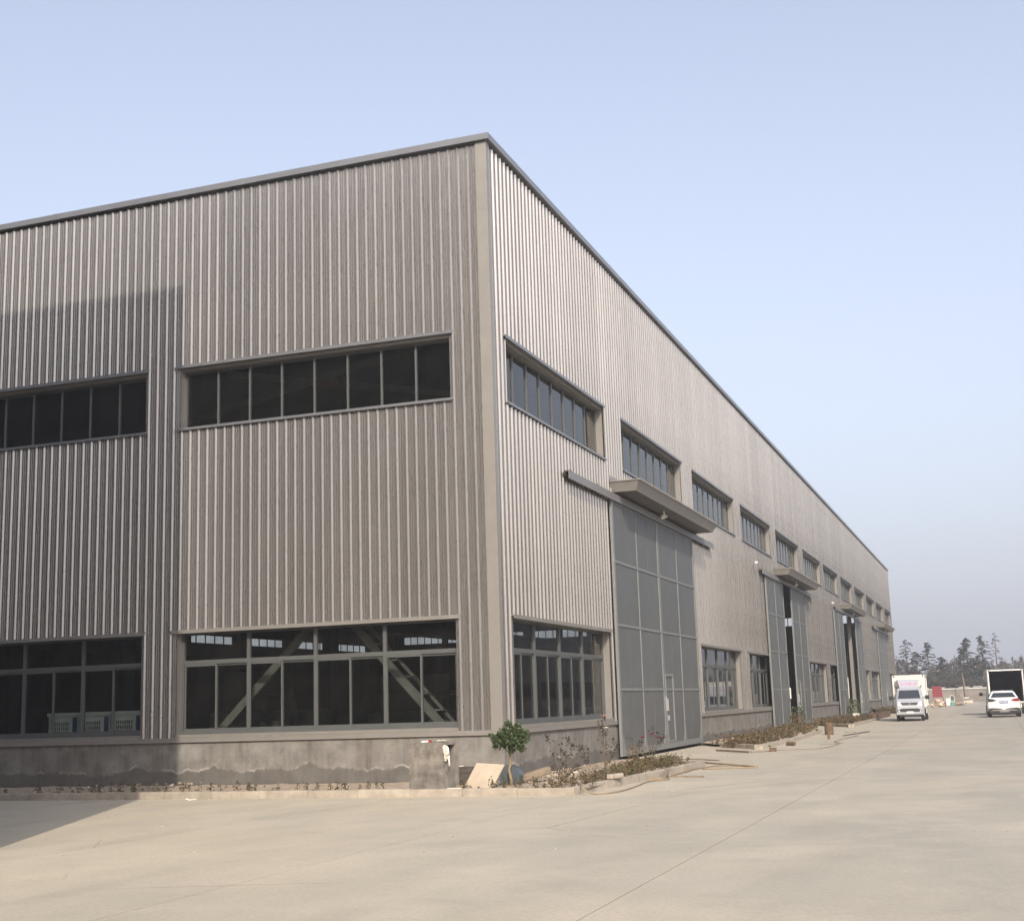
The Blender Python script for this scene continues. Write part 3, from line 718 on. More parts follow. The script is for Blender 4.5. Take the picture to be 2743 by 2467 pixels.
def standard_shrub():
    t = tag(empty('standard_shrub', (1.0, -2.3, .07)), 'small round-headed green shrub on a single stem at the building corner', 'shrub')
    m = MB(); m.tube([(0, 0, 0), (.0, 0, .12), (-.035, 0, .28), (.0, .0, .40), (-.01, 0, .62), (0, 0, .72)], [.035, .028, .026, .024, .022, .018], 8)
    m.tube([(0, 0, .55), (.14, .03, .72), (.2, .05, .8)], .009, 5); m.tube([(0, 0, .55), (-.14, .03, .7), (-.24, .0, .8)], .009, 5); m.tube([(0, 0, .57), (-.02, -.1, .72), (.0, -.18, .85)], .009, 5)
    m.obj('trunk', M['shrubbark'], t, smooth=True)
    r_ = random.Random(3); m = MB()
    cl = [(0, 0, .98, .17), (-.14, .02, .93, .13), (.16, 0, .94, .15), (-.26, 0, .84, .12), (.28, .02, .84, .12), (0, -.12, .84, .2), (-.12, -.1, .76, .14), (.16, -.1, .75, .14), (.05, .12, .85, .2), (-.27, -.05, .70, .07), (.24, -.04, .66, .08), (-.02, 0, 1.12, .07), (.18, 0, 1.08, .06), (.33, 0, .95, .05), (.06, -.1, .63, .07), (-.36, 0, .90, .05)]
    for (cx, cy2, cz, cr) in cl:
        for i in range(int(430*cr*cr/.04)+16):
            v = Vector((r_.gauss(0, 1), r_.gauss(0, 1), r_.gauss(0, 1))).normalized()*cr*r_.random()**.4
            m.leaf((cx+v.x, cy2+v.y, cz+v.z*.85), r_.uniform(.04, .07), r_)
    m.obj('crown', M['leaf'], t)
standard_shrub()
def rose(loc, label, stems, leaves, blooms, seed):
    t = tag(empty('rose_bush', loc), label, 'rose bush'); r_ = random.Random(seed); m = MB(); l = MB()
    for (dx, dy, h) in stems:
        pts = [(0, 0, 0), (dx*.3+r_.uniform(-.02, .02), dy*.3, h*.35), (dx*.65, dy*.65+r_.uniform(-.02, .02), h*.7), (dx, dy, h)]
        m.tube(pts, [.011, .009, .006, .004], 5)
        for k in range(leaves*3):
            f = r_.choice([r_.uniform(.3, .8), r_.uniform(.85, 1.03), r_.uniform(.9, 1.03)]); c = Vector((dx*f, dy*f, h*f))+Vector((r_.gauss(0, .035), r_.gauss(0, .03), r_.gauss(0, .03)))
            l.leaf(c, r_.uniform(.04, .075), r_)
    m.obj('stems', M['stem'], t); l.obj('leaves', M['roseleaf'], t)
    for (p, mt) in blooms:
        b = MB()
        for i in range(3):
            for j in range(5):
                a = j*1.257+i*.6; rr_ = .012+.014*i; z = .02-.01*i
                b.add([(p[0]+rr_*math.cos(a)*.3, p[1]+rr_*math.sin(a)*.3, p[2]-.015), (p[0]+rr_*1.6*math.cos(a-.5), p[1]+rr_*1.6*math.sin(a-.5), p[2]+z), (p[0]+rr_*1.9*math.cos(a), p[1]+rr_*1.9*math.sin(a), p[2]+z+.012), (p[0]+rr_*1.6*math.cos(a+.5), p[1]+rr_*1.6*math.sin(a+.5), p[2]+z)], [(0, 1, 2, 3)])
        b.obj('flower', M[mt], t)
rose((1.69, -1.3, .08), 'leafless spreading rose bush with dark leaf clusters, in front of the corner plinth', [(-.28, -.1, .83), (-.05, 0, .62), (.10, 0, .80), (.2, .05, .68), (.38, 0, .62), (.5, 0, .40), (.3, -.1, .28), (-.2, 0, .28), (.02, .1, .5), (.45, .1, .55)], 9, [], 1)
rose((1.34, 2.77, .08), 'tall rose bush with one pink and one white flower below the corner window', [(-.1, 0, 1.02), (.0, 0, 1.12), (.05, .0, .8), (.22, 0, .66), (.3, 0, .5), (-.02, .05, .9), (.15, .1, .35)], 9, [((.03, -.03, 1.14), 'rose_pink'), ((.07, -.05, .88), 'rose_white')], 2)
rose((1.73, 5.12, .08), 'small rose bush with tiny red blooms before the large grey door', [(-.45, 0, .62), (-.2, 0, .5), (.1, 0, .82), (.3, 0, .58), (-.3, .1, .45), (.2, .1, .7), (.4, 0, .62)], 7, [((.1, -.03, .66), 'rose_red'), ((.3, -.02, .58), 'rose_red'), ((-.12, -.02, .6), 'rose_red')], 3)
def bush(loc, rx, h, n, label, mt='brownplant', seed=1, size=.05, name='dry_bush'):
    t = tag(empty(name, loc), label, 'bush'); r_ = random.Random(seed); m = MB(); k = MB()
    for i in range(12):
        a = r_.uniform(0, 6.28); m.tube([(0, 0, 0), (rx*.5*math.cos(a), rx*.5*math.sin(a), h*.5), (rx*math.cos(a)*r_.uniform(.5, 1), rx*math.sin(a)*r_.uniform(.5, 1), h*r_.uniform(.7, 1))], [.01, .006, .003], 4)
    for i in range(n):
        a = r_.uniform(0, 6.28); q = r_.random()**.5; z = r_.random(); k.leaf((rx*q*math.cos(a)*(1-.5*z), rx*q*math.sin(a)*(1-.5*z), h*z), size*r_.uniform(.6, 1.3), r_)
    m.obj('stems', M['stem'], t); k.obj('foliage', M[mt], t)
bush((1.5, 4.6, .08), .22, .42, 160, 'dry brown tuft at the far end of the rose bed', seed=4)
bush((1.0, 35.6, .08), .5, .95, 420, 'dark leafy bush at the gap of the second door', 'leaf', 5, .09, 'leafy_bush')
bush((1.3, 33.0, .08), .5, .7, 300, 'dry brown bush in front of the second door', 'brownplant', 6, .08)
bush((1.0, 60.5, .05), .6, 1.15, 600, 'dark green bush in front of the third door opening', 'leaf', 7, .1, 'leafy_bush')
bush((1.5, 104.5, .05), .9, 1.1, 500, 'pale dry bush beside the cream sheet by the last door', 'brownplant', 8, .14)
def palm(loc, h, label, seed):
    t = tag(empty('palm_plant', loc), label, 'plant'); r_ = random.Random(seed); m = MB()
    m.tube([(0, 0, 0), (0, 0, h*.35)], [.09, .07], 8); m.obj('trunk', M['trunkbark'], t); m = MB()
    for i in range(16):
        a = i*2.4; L = h*r_.uniform(.55, .8); up = r_.uniform(.5, 1.1); prev = None
        for k in range(6):
            f = k/5; x = L*f*math.cos(a); y = L*f*math.sin(a); z = h*.35+L*(f*up-.75*f*f); w_ = .05*(1-f)+.012
            cur = [(x-w_*math.sin(a), y+w_*math.cos(a), z), (x+w_*math.sin(a), y-w_*math.cos(a), z)]
            if prev: m.add([prev[0], prev[1], cur[1], cur[0]], [(0, 1, 2, 3)])
            prev = cur
    m.obj('fronds', M['needle'], t)
palm((1.9, 64.5, .0), 1.0, 'spiky palm plant against the plinth beside the third door', 2)

# ------------------------------------------------------------------ things by the wall
t = tag(empty('concrete_pillar', (-.42, -3.66, 0)), 'square stained concrete pillar standing in the front strip', 'pillar')
m = MB(); h = .91; W_, D_ = .70, .55
m.box(0, W_, 0, D_, 0, h-.22); m.box(0, W_-.12, 0, D_, h-.22, h); m.box(W_-.12, W_, 0, .05, h-.22, h); m.box(W_-.12, W_, D_-.12, D_, h-.22, h); m.box(W_-.12, W_, .05, D_-.12, h-.05, h)
o = m.obj('body', M['pillar'], t); o.rotation_euler = (0, 0, R(-8))
m = MB(); m.box(W_-.119, W_-.1, .05, D_-.12, h-.22, h-.05); o = m.obj('recess_back', M['black'], t); o.rotation_euler = (0, 0, R(-8))
m = MB(); m.tube([(.66, .16, .84), (.70, .14, .83), (.73, .13, .80), (.765, .11, .50)], .018, 8)
tag(m.obj('drain_pipe', M['pvc'], None, (-.42, -3.66, 0), R(-8), True), 'short white plastic pipe sticking out of the concrete pillar', 'pipe')
m = MB(); r_ = random.Random(4)
for (x, y, z, q) in ((.71, .04, .82, .045), (.72, .05, .76, .05), (.73, .06, .70, .055), (.73, .06, .65, .045), (.72, .05, .60, .025)): m.rock((x, y, z), q, int(z*100), 7, 1.)
tag(m.obj('plastic_bag', M['bag'], None, (-.42, -3.66, 0), R(-8)), 'crumpled pale plastic bag hanging from the pillar recess', 'bag')
m = MB(); m.hexa([(.22, .05, .915), (.36, .04, .915), (.37, .12, .915), (.23, .13, .915), (.25, .07, .94), (.35, .06, .945), (.35, .11, .945), (.25, .12, .94)]); tag(m.obj('paper_scrap', M['pvc'], None, (-.42, -3.66, 0), R(-8)), 'white folded paper on top of the pillar, left of the red wrapper', 'paper')
m = MB(); m.hexa([(.37, .05, .915), (.42, .05, .915), (.42, .11, .915), (.37, .11, .915), (.375, .06, .95), (.415, .06, .95), (.415, .10, .95), (.375, .10, .95)]); tag(m.obj('wrapper', M['rose_red'], None, (-.42, -3.66, 0), R(-8)), 'small red wrapper on top of the concrete pillar', 'wrapper')
m = MB(); m.rock((.50, .22, .93), .06, 9, 7, .3); m.rock((.58, .25, .93), .05, 10, 7, .3); tag(m.obj('paper_scrap', M['bag'], None, (-.42, -3.66, 0), R(-8)), 'crumpled pale paper on the rear of the pillar top', 'paper')
def board(c, label, name, mt, cat, th=.018):
    """c: four corners bottom-left, bottom-right, top-right, top-left"""
    c = [Vector(p) for p in c]; n = (c[1]-c[0]).cross(c[3]-c[0]).normalized()*th
    m = MB(); m.prism([tuple(p) for p in c], [tuple(p-n) for p in c]); return tag(m.obj(name, M[mt]), label, cat)
board([(.37, -3.05, .09), (.97, -3.25, .07), (1.05, -2.78, .47), (.46, -2.62, .50)], 'cream plywood sheet leaning in the front strip near the corner', 'plywood_board', 'ply', 'board')
board([(.0, -2.95, .09), (.41, -2.98, .09), (.47, -2.66, .44), (.0, -2.62, .44)], 'dark weathered board lying tilted behind the cream sheet', 'weathered_board', 'darkwood', 'board', .03)
m = MB(); m.box(-.02, .10, -2.40, -2.37, .43, .445); tag(m.obj('white_strip', M['pvc']), 'small white strip on the upper edge of the dark board', 'strip')
board([(-.03, -3.33, .09), (.62, -3.38, .09), (.62, -3.34, .15), (-.03, -3.28, .16)], 'grey timber plank lying behind the front kerb', 'timber_plank', 'wood', 'plank', .12)
m = MB(); m.tube([(-.08, -3.52, .13), (.0, -3.60, .10), (.15, -3.62, .10), (.56, -3.62, .105)], .022, 8); tag(m.obj('bent_pipe', M['bag'], smooth=True), 'pale bent pipe lying on the kerb right of the pillar', 'pipe')
m = MB(); pts = [(1.02, .02), (1.18, .05), (1.24, .3), (1.16, .42), (1.0, .5), (.72, .46)]
m.prism([(x-.35, -2.35, z+.05) for x, z in [(.98, 0), (1.32, 0), (1.35, .2), (1.27, .33), (1.1, .38), (.95, .33)]], [(x-.35, -2.0, z+.05) for x, z in [(1.0, 0), (1.3, 0), (1.33, .18), (1.25, .31), (1.1, .36), (.95, .3)]])
tag(m.obj('plastic_crate_lid', M['bluegrey'], None, (.12, .2, 0)), 'blue-grey curved plastic panel behind the shrub stem', 'plastic panel')
o = MB(); o.box(-.42, .42, -.07, .07, -.06, .06); ob = bevel(o.obj('timber_block', M['wood'], None, (1.17, -1.75, .21), R(38)), .015); ob.rotation_euler = (R(8), R(-13), R(38)); tag(ob, 'thick weathered timber block right of the shrub stem', 'timber')
o = MB(); o.box(-.22, .22, -.06, .06, -.045, .045); ob = bevel(o.obj('stone_chunk', M['kerb'], None, (2.83, -1.8, .185), R(75)), .02); tag(ob, 'broken kerb chunk resting on the corner kerb', 'stone')
m = MB()
for i in range(3): m.rock((1.05+.1*i, -.3+.15*i, .12), .05+.012*i, i)
tag(m.obj('rubble_lump', M['rubble']), 'small rubble lumps at the foot of the corner plinth', 'rubble', kind='stuff')
m = MB(); m.box(-.1, .1, -.04, .04, -.035, .035)
bl = [((1.2, .9, .12), 20, 'reddish brick lying by the plinth right of the corner', 'rubble')]
for (p, a, lab, mt) in bl: tag(m.obj('brick', M[mt], None, p, R(a)), lab, 'brick')
def tubeobj(name, pts, r_, mt, label, cat, n=6): 
    m = MB(); m.tube(pts, r_, n); return tag(m.obj(name, M[mt], smooth=True), label, cat)
def smooth_path(p, n=5):
    p = [Vector(q) for q in p]; o = []
    for i in range(len(p)-1):
        a = p[max(i-1, 0)]; b = p[i]; c = p[i+1]; d = p[min(i+2, len(p)-1)]
        for k in range(n):
            t = k/n; o.append(.5*((2*b)+(c-a)*t+(2*a-5*b+4*c-d)*t*t+(3*b-a-3*c+d)*t**3))
    o.append(p[-1]); return o
tubeobj('garden_hose', smooth_path([(2.0, -2.1, .13), (2.35, -2.9, .15), (2.72, -3.6, .16), (2.86, -3.95, .10), (3.05, -3.85, .015), (3.28, -3.43, .015), (3.3, -2.6, .015), (3.23, -1.64, .015), (3.14, -.53, .015), (3.36, .01, .015), (3.24, .64, .015), (3.05, 1.35, .02)]), .014, 'hose', 'yellow-brown hose draped over the kerb corner', 'hose')
tubeobj('garden_hose', smooth_path([(3.15, 1.3, .02), (3.2, 2.6, .03), (3.15, 3.75, .02), (3.5, 5.1, .015), (4.39, 4.09, .015), (4.2, 3.9, .015), (3.3, 3.6, .015)]), .016, 'hose', 'looped brown hose lying right of the bed end', 'hose')
tubeobj('garden_hose', smooth_path([(1.3, 8.3, .02), (2.1, 8.4, .015), (2.9, 7.5, .015)]), .013, 'wood', 'thin brown cord crossing the first door apron', 'cord')
tubeobj('garden_hose', smooth_path([(1.3, 7.4, .02), (2.5, 6.9, .02), (3.0, 6.1, .02), (4.3, 4.4, .015)]), .018, 'hose', 'long brown hose from the first door to the yard', 'hose')
def plank(a, b, w_, h_, label, name='plank', mt='wood', cat='plank'):
    a, b = Vector(a), Vector(b); d = (b-a); L = d.length; m = MB(); m.box(0, L, -w_/2, w_/2, 0, h_)
    o = m.obj(name, M[mt], None, tuple(a), math.atan2(d.y, d.x)); o.rotation_euler[1] = -math.asin(d.z/L); return tag(o, label, cat)
plank((3.19, .86, .0), (3.92, .71, .0), .06, .03, 'thin grey plank on the ground right of the kerb')
plank((2.95, .2, .0), (3.2, .25, .0), .10, .05, 'short wooden block end lying against the kerb', 'wood_block', 'wood', 'block')
plank((3.2, .3, .0), (3.02, 1.5, .11), .10, .02, 'flat board tilted against the rose bed kerb')
plank((1.62, 13.78, .0), (2.9, 12.0, .0), .10, .05, 'pale squared timber lying before the second bed', 'timber_plank')
plank((2.9, 12.0, .0), (3.4, 12.9, .0), .05, .03, 'narrow stick continuing from the pale timber')
m = MB(); m.cyl((3.16, 17.14, .06), (3.42, 16.95, .06), .06, 12); tag(m.obj('short_pipe', M['rust'], smooth=False), 'short dark brown pipe lying in front of the second bed', 'pipe')
m = MB(); m.box(3.32, 3.5, 12.6, 12.75, 0, .11); m.rock((3.32, 12.7, .15), .04, 3); tag(m.obj('bracket_block', M['rust']), 'small rusty bracket with a white cap by the timber', 'bracket')
m = MB(); m.tube([(3.2, 28.0, 0), (3.2, 28.0, .46)], .17, 14); o = tag(m.obj('rusty_drum', M['rust']), 'rusty open drum standing in the yard by the second door', 'drum')
m = MB(); m.tube([(3.82, 22.5, 0), (3.82, 22.5, .24)], .05, 10); o = tag(m.obj('rusty_post', M['rust']), 'short rusty steel stub before the drum', 'steel stub')
plank((3.98, 25.8, .0), (4.48, 30.5, .0), .08, .03, 'long dark batten behind the rusty drum', mt='darkwood')
plank((3.6, 29.9, .0), (4.0, 30.2, .0), .06, .03, 'short batten right of the rusty drum')
tubeobj('steel_cable', smooth_path([(2.9, 12.2, .01), (3.6, 13.5, .01), (4.54, 14.04, .01), (4.7, 17.7, .01), (4.3, 20, .01), (4.5, 25.6, .01)]), .013, 'wood', 'thin brown rod winding along the yard by the second bed', 'rod')
plank((4.2, 17.0, 0), (4.79, 17.76, 0), .05, .02, 'thin stick on the yard right of the winding rod')
m = MB(); m.tube([(-4.5, -4.36, .005), (-4.3, -4.40, .02)], .012, 6); m.rock((-4.52, -4.36, .02), .03, 2, 6, .5); tag(m.obj('plastic_spoon', M['pvc']), 'small white litter piece lying below the front kerb', 'litter')
# trough with flowerpot things by the third door
t = tag(empty('planter_trough', (2.3, 59.5, 0)), 'long dark rusty trough lying beside the third bed', 'trough')
m = MB(); m.box(-.35, -.28, -2.5, 8, 0, .32); m.box(.28, .35, -2.5, 8, 0, .32); m.box(-.28, .28, -2.5, -2.43, 0, .32); m.box(-.28, .28, 7.93, 8, 0, .32); m.obj('walls', M['rust'], t)
m = MB(); m.box(-.27, .27, -2.42, 7.92, .03, .08); m.obj('floor', M['darkwood'], t)
m = MB(); m.prism([(x, y, .05) for x, y in ((-.12, -.12), (.12, -.12), (.12, .12), (-.12, .12))], [(x, y, .36) for x, y in ((-.2, -.2), (.2, -.2), (.2, .2), (-.2, .2))]); tag(m.obj('white_bucket', M['pvc'], None, (1.6, 55.5, .05)), 'white bucket standing before the third door gap', 'bucket')
tubeobj('broom_handle', [(.35, 61.5, 1.75), (1.5, 55.8, .35)], .02, 'wood', 'long pole leaning from the third door to the white bucket', 'pole')
m = MB(); m.box(0, .05, 0, .12, 1.4, 1.9); tag(m.obj('notice_plate', M['pvc'], None, (.17, 39.3, 0)), 'white notice plate on the edge of the second door leaf', 'notice')
m = MB(); m.box(0, .04, 0, .14, 1.25, 2.6); tag(m.obj('notice_plate', M['pvc'], None, (.17, 66.2, 0)), 'tall white strip on the edge of the third door leaf', 'notice')
board([(.95, 105.2, .15), (1.75, 105.4, .12), (1.70, 105.9, 2.15), (.93, 105.7, 2.18)], 'cream sheet panel leaning beside the last door', 'sheet_panel', 'cream', 'panel', .05)

# ------------------------------------------------------------------ vehicles
def wheel(parent, x, y, r_, wd, name='wheel'):
    m = MB(); m.tube([(x-wd/2, y, r_), (x-wd/2+.02, y, r_), (x+wd/2-.02, y, r_), (x+wd/2, y, r_)], [r_*.9, r_, r_, r_*.9], 22); o = m.obj('wheel', M['tyre'], parent)
    m = MB(); m.cyl((x-wd/2-.012, y, r_), (x+wd/2+.012, y, r_), r_*.56, 14); m.cyl((x-wd/2-.03, y, r_), (x+wd/2+.03, y, r_), r_*.16, 8); m.obj('hub', M['hub'], o)
def box_truck(loc, rz, label, body, W_=1.46, BW=1.63, BH=2.42, BL=4.0, open_rear=False, deflector=True, sticker=True, Hc=1.74, s=1., mir=1.):
    t = tag(empty('box_truck', loc, rz), label, 'truck', None); t.scale = (s, s, s); w2 = W_/2
    # cab faces local -y, front at y=0
    m = MB()
    def sec(z, yf, hw, yb=1.35): return [(-hw, yf+.10, z), (-hw*.86, yf, z), (hw*.86, yf, z), (hw, yf+.10, z), (hw, yb, z), (-hw, yb, z)]
    secs = [sec(.32, .02, w2*.97), sec(.50, -.02, w2), sec(.80, 0, w2), sec(.98, .04, w2*.99), sec(1.16, .20, w2*.97), sec(1.66, .60, w2*.86), sec(Hc, .72, w2*.80)]
    vs = [p for q in secs for p in q]; fs = []
    for i in range(len(secs)-1):
        for j in range(6): fs.append((i*6+j, i*6+(j+1) % 6, (i+1)*6+(j+1) % 6, (i+1)*6+j))
    fs += [(5, 4, 3, 2, 1, 0), tuple(range((len(secs)-1)*6, len(secs)*6))]; m.add(vs, fs)
    bevel(m.obj('cab', body, t), .02, 2)
    def yf(z):
        pts = [(.32, .02), (.50, -.02), (.80, 0), (.98, .04), (1.16, .20), (1.66, .60), (Hc, .72)]
        for (a, b), (c, d) in zip(pts[:-1], pts[1:]):
            if a <= z <= c: return b+(d-b)*(z-a)/(c-a)
        return .7
    def face(pts, mt, name, off=.012, th=.02):
        m = MB(); m.prism([(x, yf(z)-off, z) for x, z in pts], [(x, yf(z)+th, z) for x, z in pts]); return m.obj(name, mt, t)
    a = w2*.80
    face([(-a*.99, 1.19), (a*.99, 1.19), (a*.86, 1.63), (-a*.86, 1.63)], M['carglass'], 'windscreen')
    for sgn in (-1, 1):
        m = MB(); x = sgn*w2*.985
        m.prism([(sgn*(w2*.97+.006), .42, 1.18), (sgn*(w2*.97+.006), 1.15, 1.18), (sgn*(w2*.87+.006), 1.15, 1.60), (sgn*(w2*.87+.006), .70, 1.60)], [(sgn*(w2*.97-.02), .42, 1.18), (sgn*(w2*.97-.02), 1.15, 1.18), (sgn*(w2*.87-.02), 1.15, 1.60), (sgn*(w2*.87-.02), .70, 1.60)]); m.obj('side_window', M['carglass'], t)
        face([(sgn*w2*.52, .84), (sgn*w2*.84, .90), (sgn*w2*.85, 1.06), (sgn*w2*.70, 1.04)][::(1 if sgn > 0 else -1)], M['lamp'], 'headlight')
        face([(sgn*w2*.70, .50), (sgn*w2*.80, .50), (sgn*w2*.80, .58), (sgn*w2*.70, .58)][::(1 if sgn > 0 else -1)], M['lamp'], 'fog_lamp', .03)
        m = MB(); m.box(min(sgn*w2*.98, sgn*w2*1.12), max(sgn*w2*.98, sgn*w2*1.12), .36, .42, 1.20, 1.24); m.box(min(sgn*w2*1.12, sgn*w2*1.42), max(sgn*w2*1.12, sgn*(w2*1.12+.22)), .30, .40, 1.13, 1.34); bevel(m.obj('mirror', M['black'], t), .03, 2)
    face([(-a*.78, .98), (-a*.66, .84), (a*.66, .84), (a*.78, .98)][::-1], M['black'], 'grille')
    face([(-w2*.84, .50), (w2*.84, .50), (w2*.84, .60), (w2*.55, .67), (-w2*.55, .67), (-w2*.84, .60)], M['black'], 'lower_grille')
    if sticker: 
        z = .915; face([(-.06, z-.018), (-.02, z+.018), (0, z), (.02, z+.018), (.06, z-.018), (.0, z-.01)], M['white'], 'badge', .03)
    m = MB(); m.box(-.17, .17, -.05, -.03, .43, .52); m.obj('number_plate', M['pvc'], t)
    m = MB(); m.box(-w2*.94, w2*.94, -.045, .1, .36, .47); bevel(m.obj('bumper', body, t), .015)
    m = MB(); m.box(-.55, .55, .05, 1.4, .22, .42); m.box(-.35, .35, 1.3, BL+1.2, .30, .62); m.obj('chassis', M['black'], t)
    # box
    b2 = BW/2; y0 = 1.45; y1 = y0+BL; zb = .72
    m = MB()
    if open_rear:
        th = .05
        m.box(-b2, -b2+th, y0, y1, zb, BH); m.box(b2-th, b2, y0, y1, zb, BH); m.box(-b2+th, b2-th, y0, y1, zb, zb+th); m.box(-b2+th, b2-th, y0, y1, BH-th, BH); m.box(-b2+th, b2-th, y0, y0+th, zb+th, BH-th)
        bx = m.obj('cargo_box', M['cream'], t)
        m = MB(); m.box(-b2+th+.001, b2-th-.001, y0+th+.001, y0+th+.02, zb+th, BH-th); m.box(-b2+th+.001, -b2+th+.02, y0+th+.03, y1-.12, zb+th, BH-th); m.box(b2-th-.02, b2-th-.001, y0+th+.03, y1-.12, zb+th, BH-th); m.box(-b2+th+.03, b2-th-.03, y0+th+.03, y1-.12, BH-th-.02, BH-th-.001); m.obj('lining', M['dark'], bx)
    else:
        m.box(-b2, b2, y0, y1, zb, BH); bx = m.obj('cargo_box', M['cream'], t)
    m = MB(); e = .035
    for x in (-b2, b2):
        for y in (y0, y1): m.box(x-e, x+e, y-e, y+e, zb-.01, BH+.01)
    for y in (y0, y1): m.box(-b2+e, b2-e, y-e, y+e, BH-.06, BH+.02); m.box(-b2+e, b2-e, y-e, y+e, zb-.02, zb+.05)
    for x in (-b2, b2): m.box(x-e, x+e, y0+e, y1-e, BH-.06, BH+.02); m.box(x-e, x+e, y0+e, y1-e, zb-.02, zb+.05)
    m.obj('corner_rails', M['white'], bx)
    for x in (-b2+.05, b2-.05):
        m = MB(); m.cyl((x, (y0 if not open_rear else y1)-.06, BH-.04), (x, (y0 if not open_rear else y1)+.06, BH-.04), .04, 10); m.obj('marker_lamp', M['black'], bx)
    if not open_rear:
        m = MB(); m.box(b2+.002, b2+.012, y0+1.35, y0+1.39, zb+.05, BH-.1); m.box(b2+.002, b2+.012, y0+2.4, y0+2.44, zb+.05, BH-.1); m.obj('side_door_seam', M['rail'], bx)
    m = MB(); m.box(-b2, -b2+.03, y0+.9, y1-1.5, .4, .68); m.box(b2-.03, b2, y0+.2, y1-1.5, .38, .69); m.obj('side_guard', M['white'], t)
    if deflector:
        m = MB(); z0, z1 = Hc-.02, BH-.22
        A = [(-w2*.62, .72, z0), (w2*.62, .72, z0), (w2*.78, 1.32, z0), (-w2*.78, 1.32, z0)]; B = [(-w2*.78, 1.05, z1), (w2*.78, 1.05, z1), (w2*.80, 1.34, z1), (-w2*.80, 1.34, z1)]
        m.hexa(A+B); df = m.obj('wind_deflector', body, t)
        for sgn in (-1, 1):
            m = MB(); m.prism([(sgn*w2*.63, .80, z0+.02), (sgn*w2*1.0, 1.34, z0+.2), (sgn*w2*1.02, 1.34, z1-.1), (sgn*w2*.79, 1.06, z1)], [(sgn*w2*.60, .84, z0+.02), (sgn*w2*.97, 1.38, z0+.2), (sgn*w2*.99, 1.38, z1-.1), (sgn*w2*.76, 1.10, z1)]); m.obj('deflector_wing', M['pvc'], df)
        if sticker:
            m = MB()
            def pt(x, f): return (x, .72+(1.05-.72)*f-.012, z0+(z1-z0)*f)
            def bar(x0, x1, f0, f1, sk=0): m.add([pt(x0, f0), pt(x1, f0), pt(x1+sk, f1), pt(x0+sk, f1)], [(0, 1, 2, 3)])
            for sgn in (-1, 1):
                for k in range(6):
                    a0 = sgn*(.26+.025*k); bar(a0, a0+sgn*.026, .42+.004*k*k, .52+.006*k*k)
            bar(-.15, -.13, .42, .62); bar(-.13, -.08, .56, .61); bar(-.10, -.085, .42, .56)
            bar(-.05, -.035, .42, .62); bar(-.035, .0, .50, .55); bar(.0, .015, .42, .62)
            bar(.04, .15, .57, .62); bar(.04, .15, .49, .53); bar(.04, .15, .42, .455); bar(.09, .105, .42, .62)
            m.obj('lettering', M['pink'], df)
    wheel(t, -w2+.10, .62, .29, .17); wheel(t, w2-.10, .62, .29, .17)
    wheel(t, -w2+.12, 4.1, .29, .30); wheel(t, w2-.06, 4.1, .29, .30)
    return t
box_truck((5.0, 49.35, 0), R(1.5), 'small silver-cab box truck facing the camera beside the hall', M['silver'])
box_truck((9.05, 67.6, 0), R(180+1.6), 'larger white box truck with open dark cargo box seen from behind', M['white'], W_=2.30, BW=1.98, BH=2.68, BL=4.4, open_rear=True, sticker=False, Hc=1.95, deflector=True).location = (9.83, 67.35, 0)

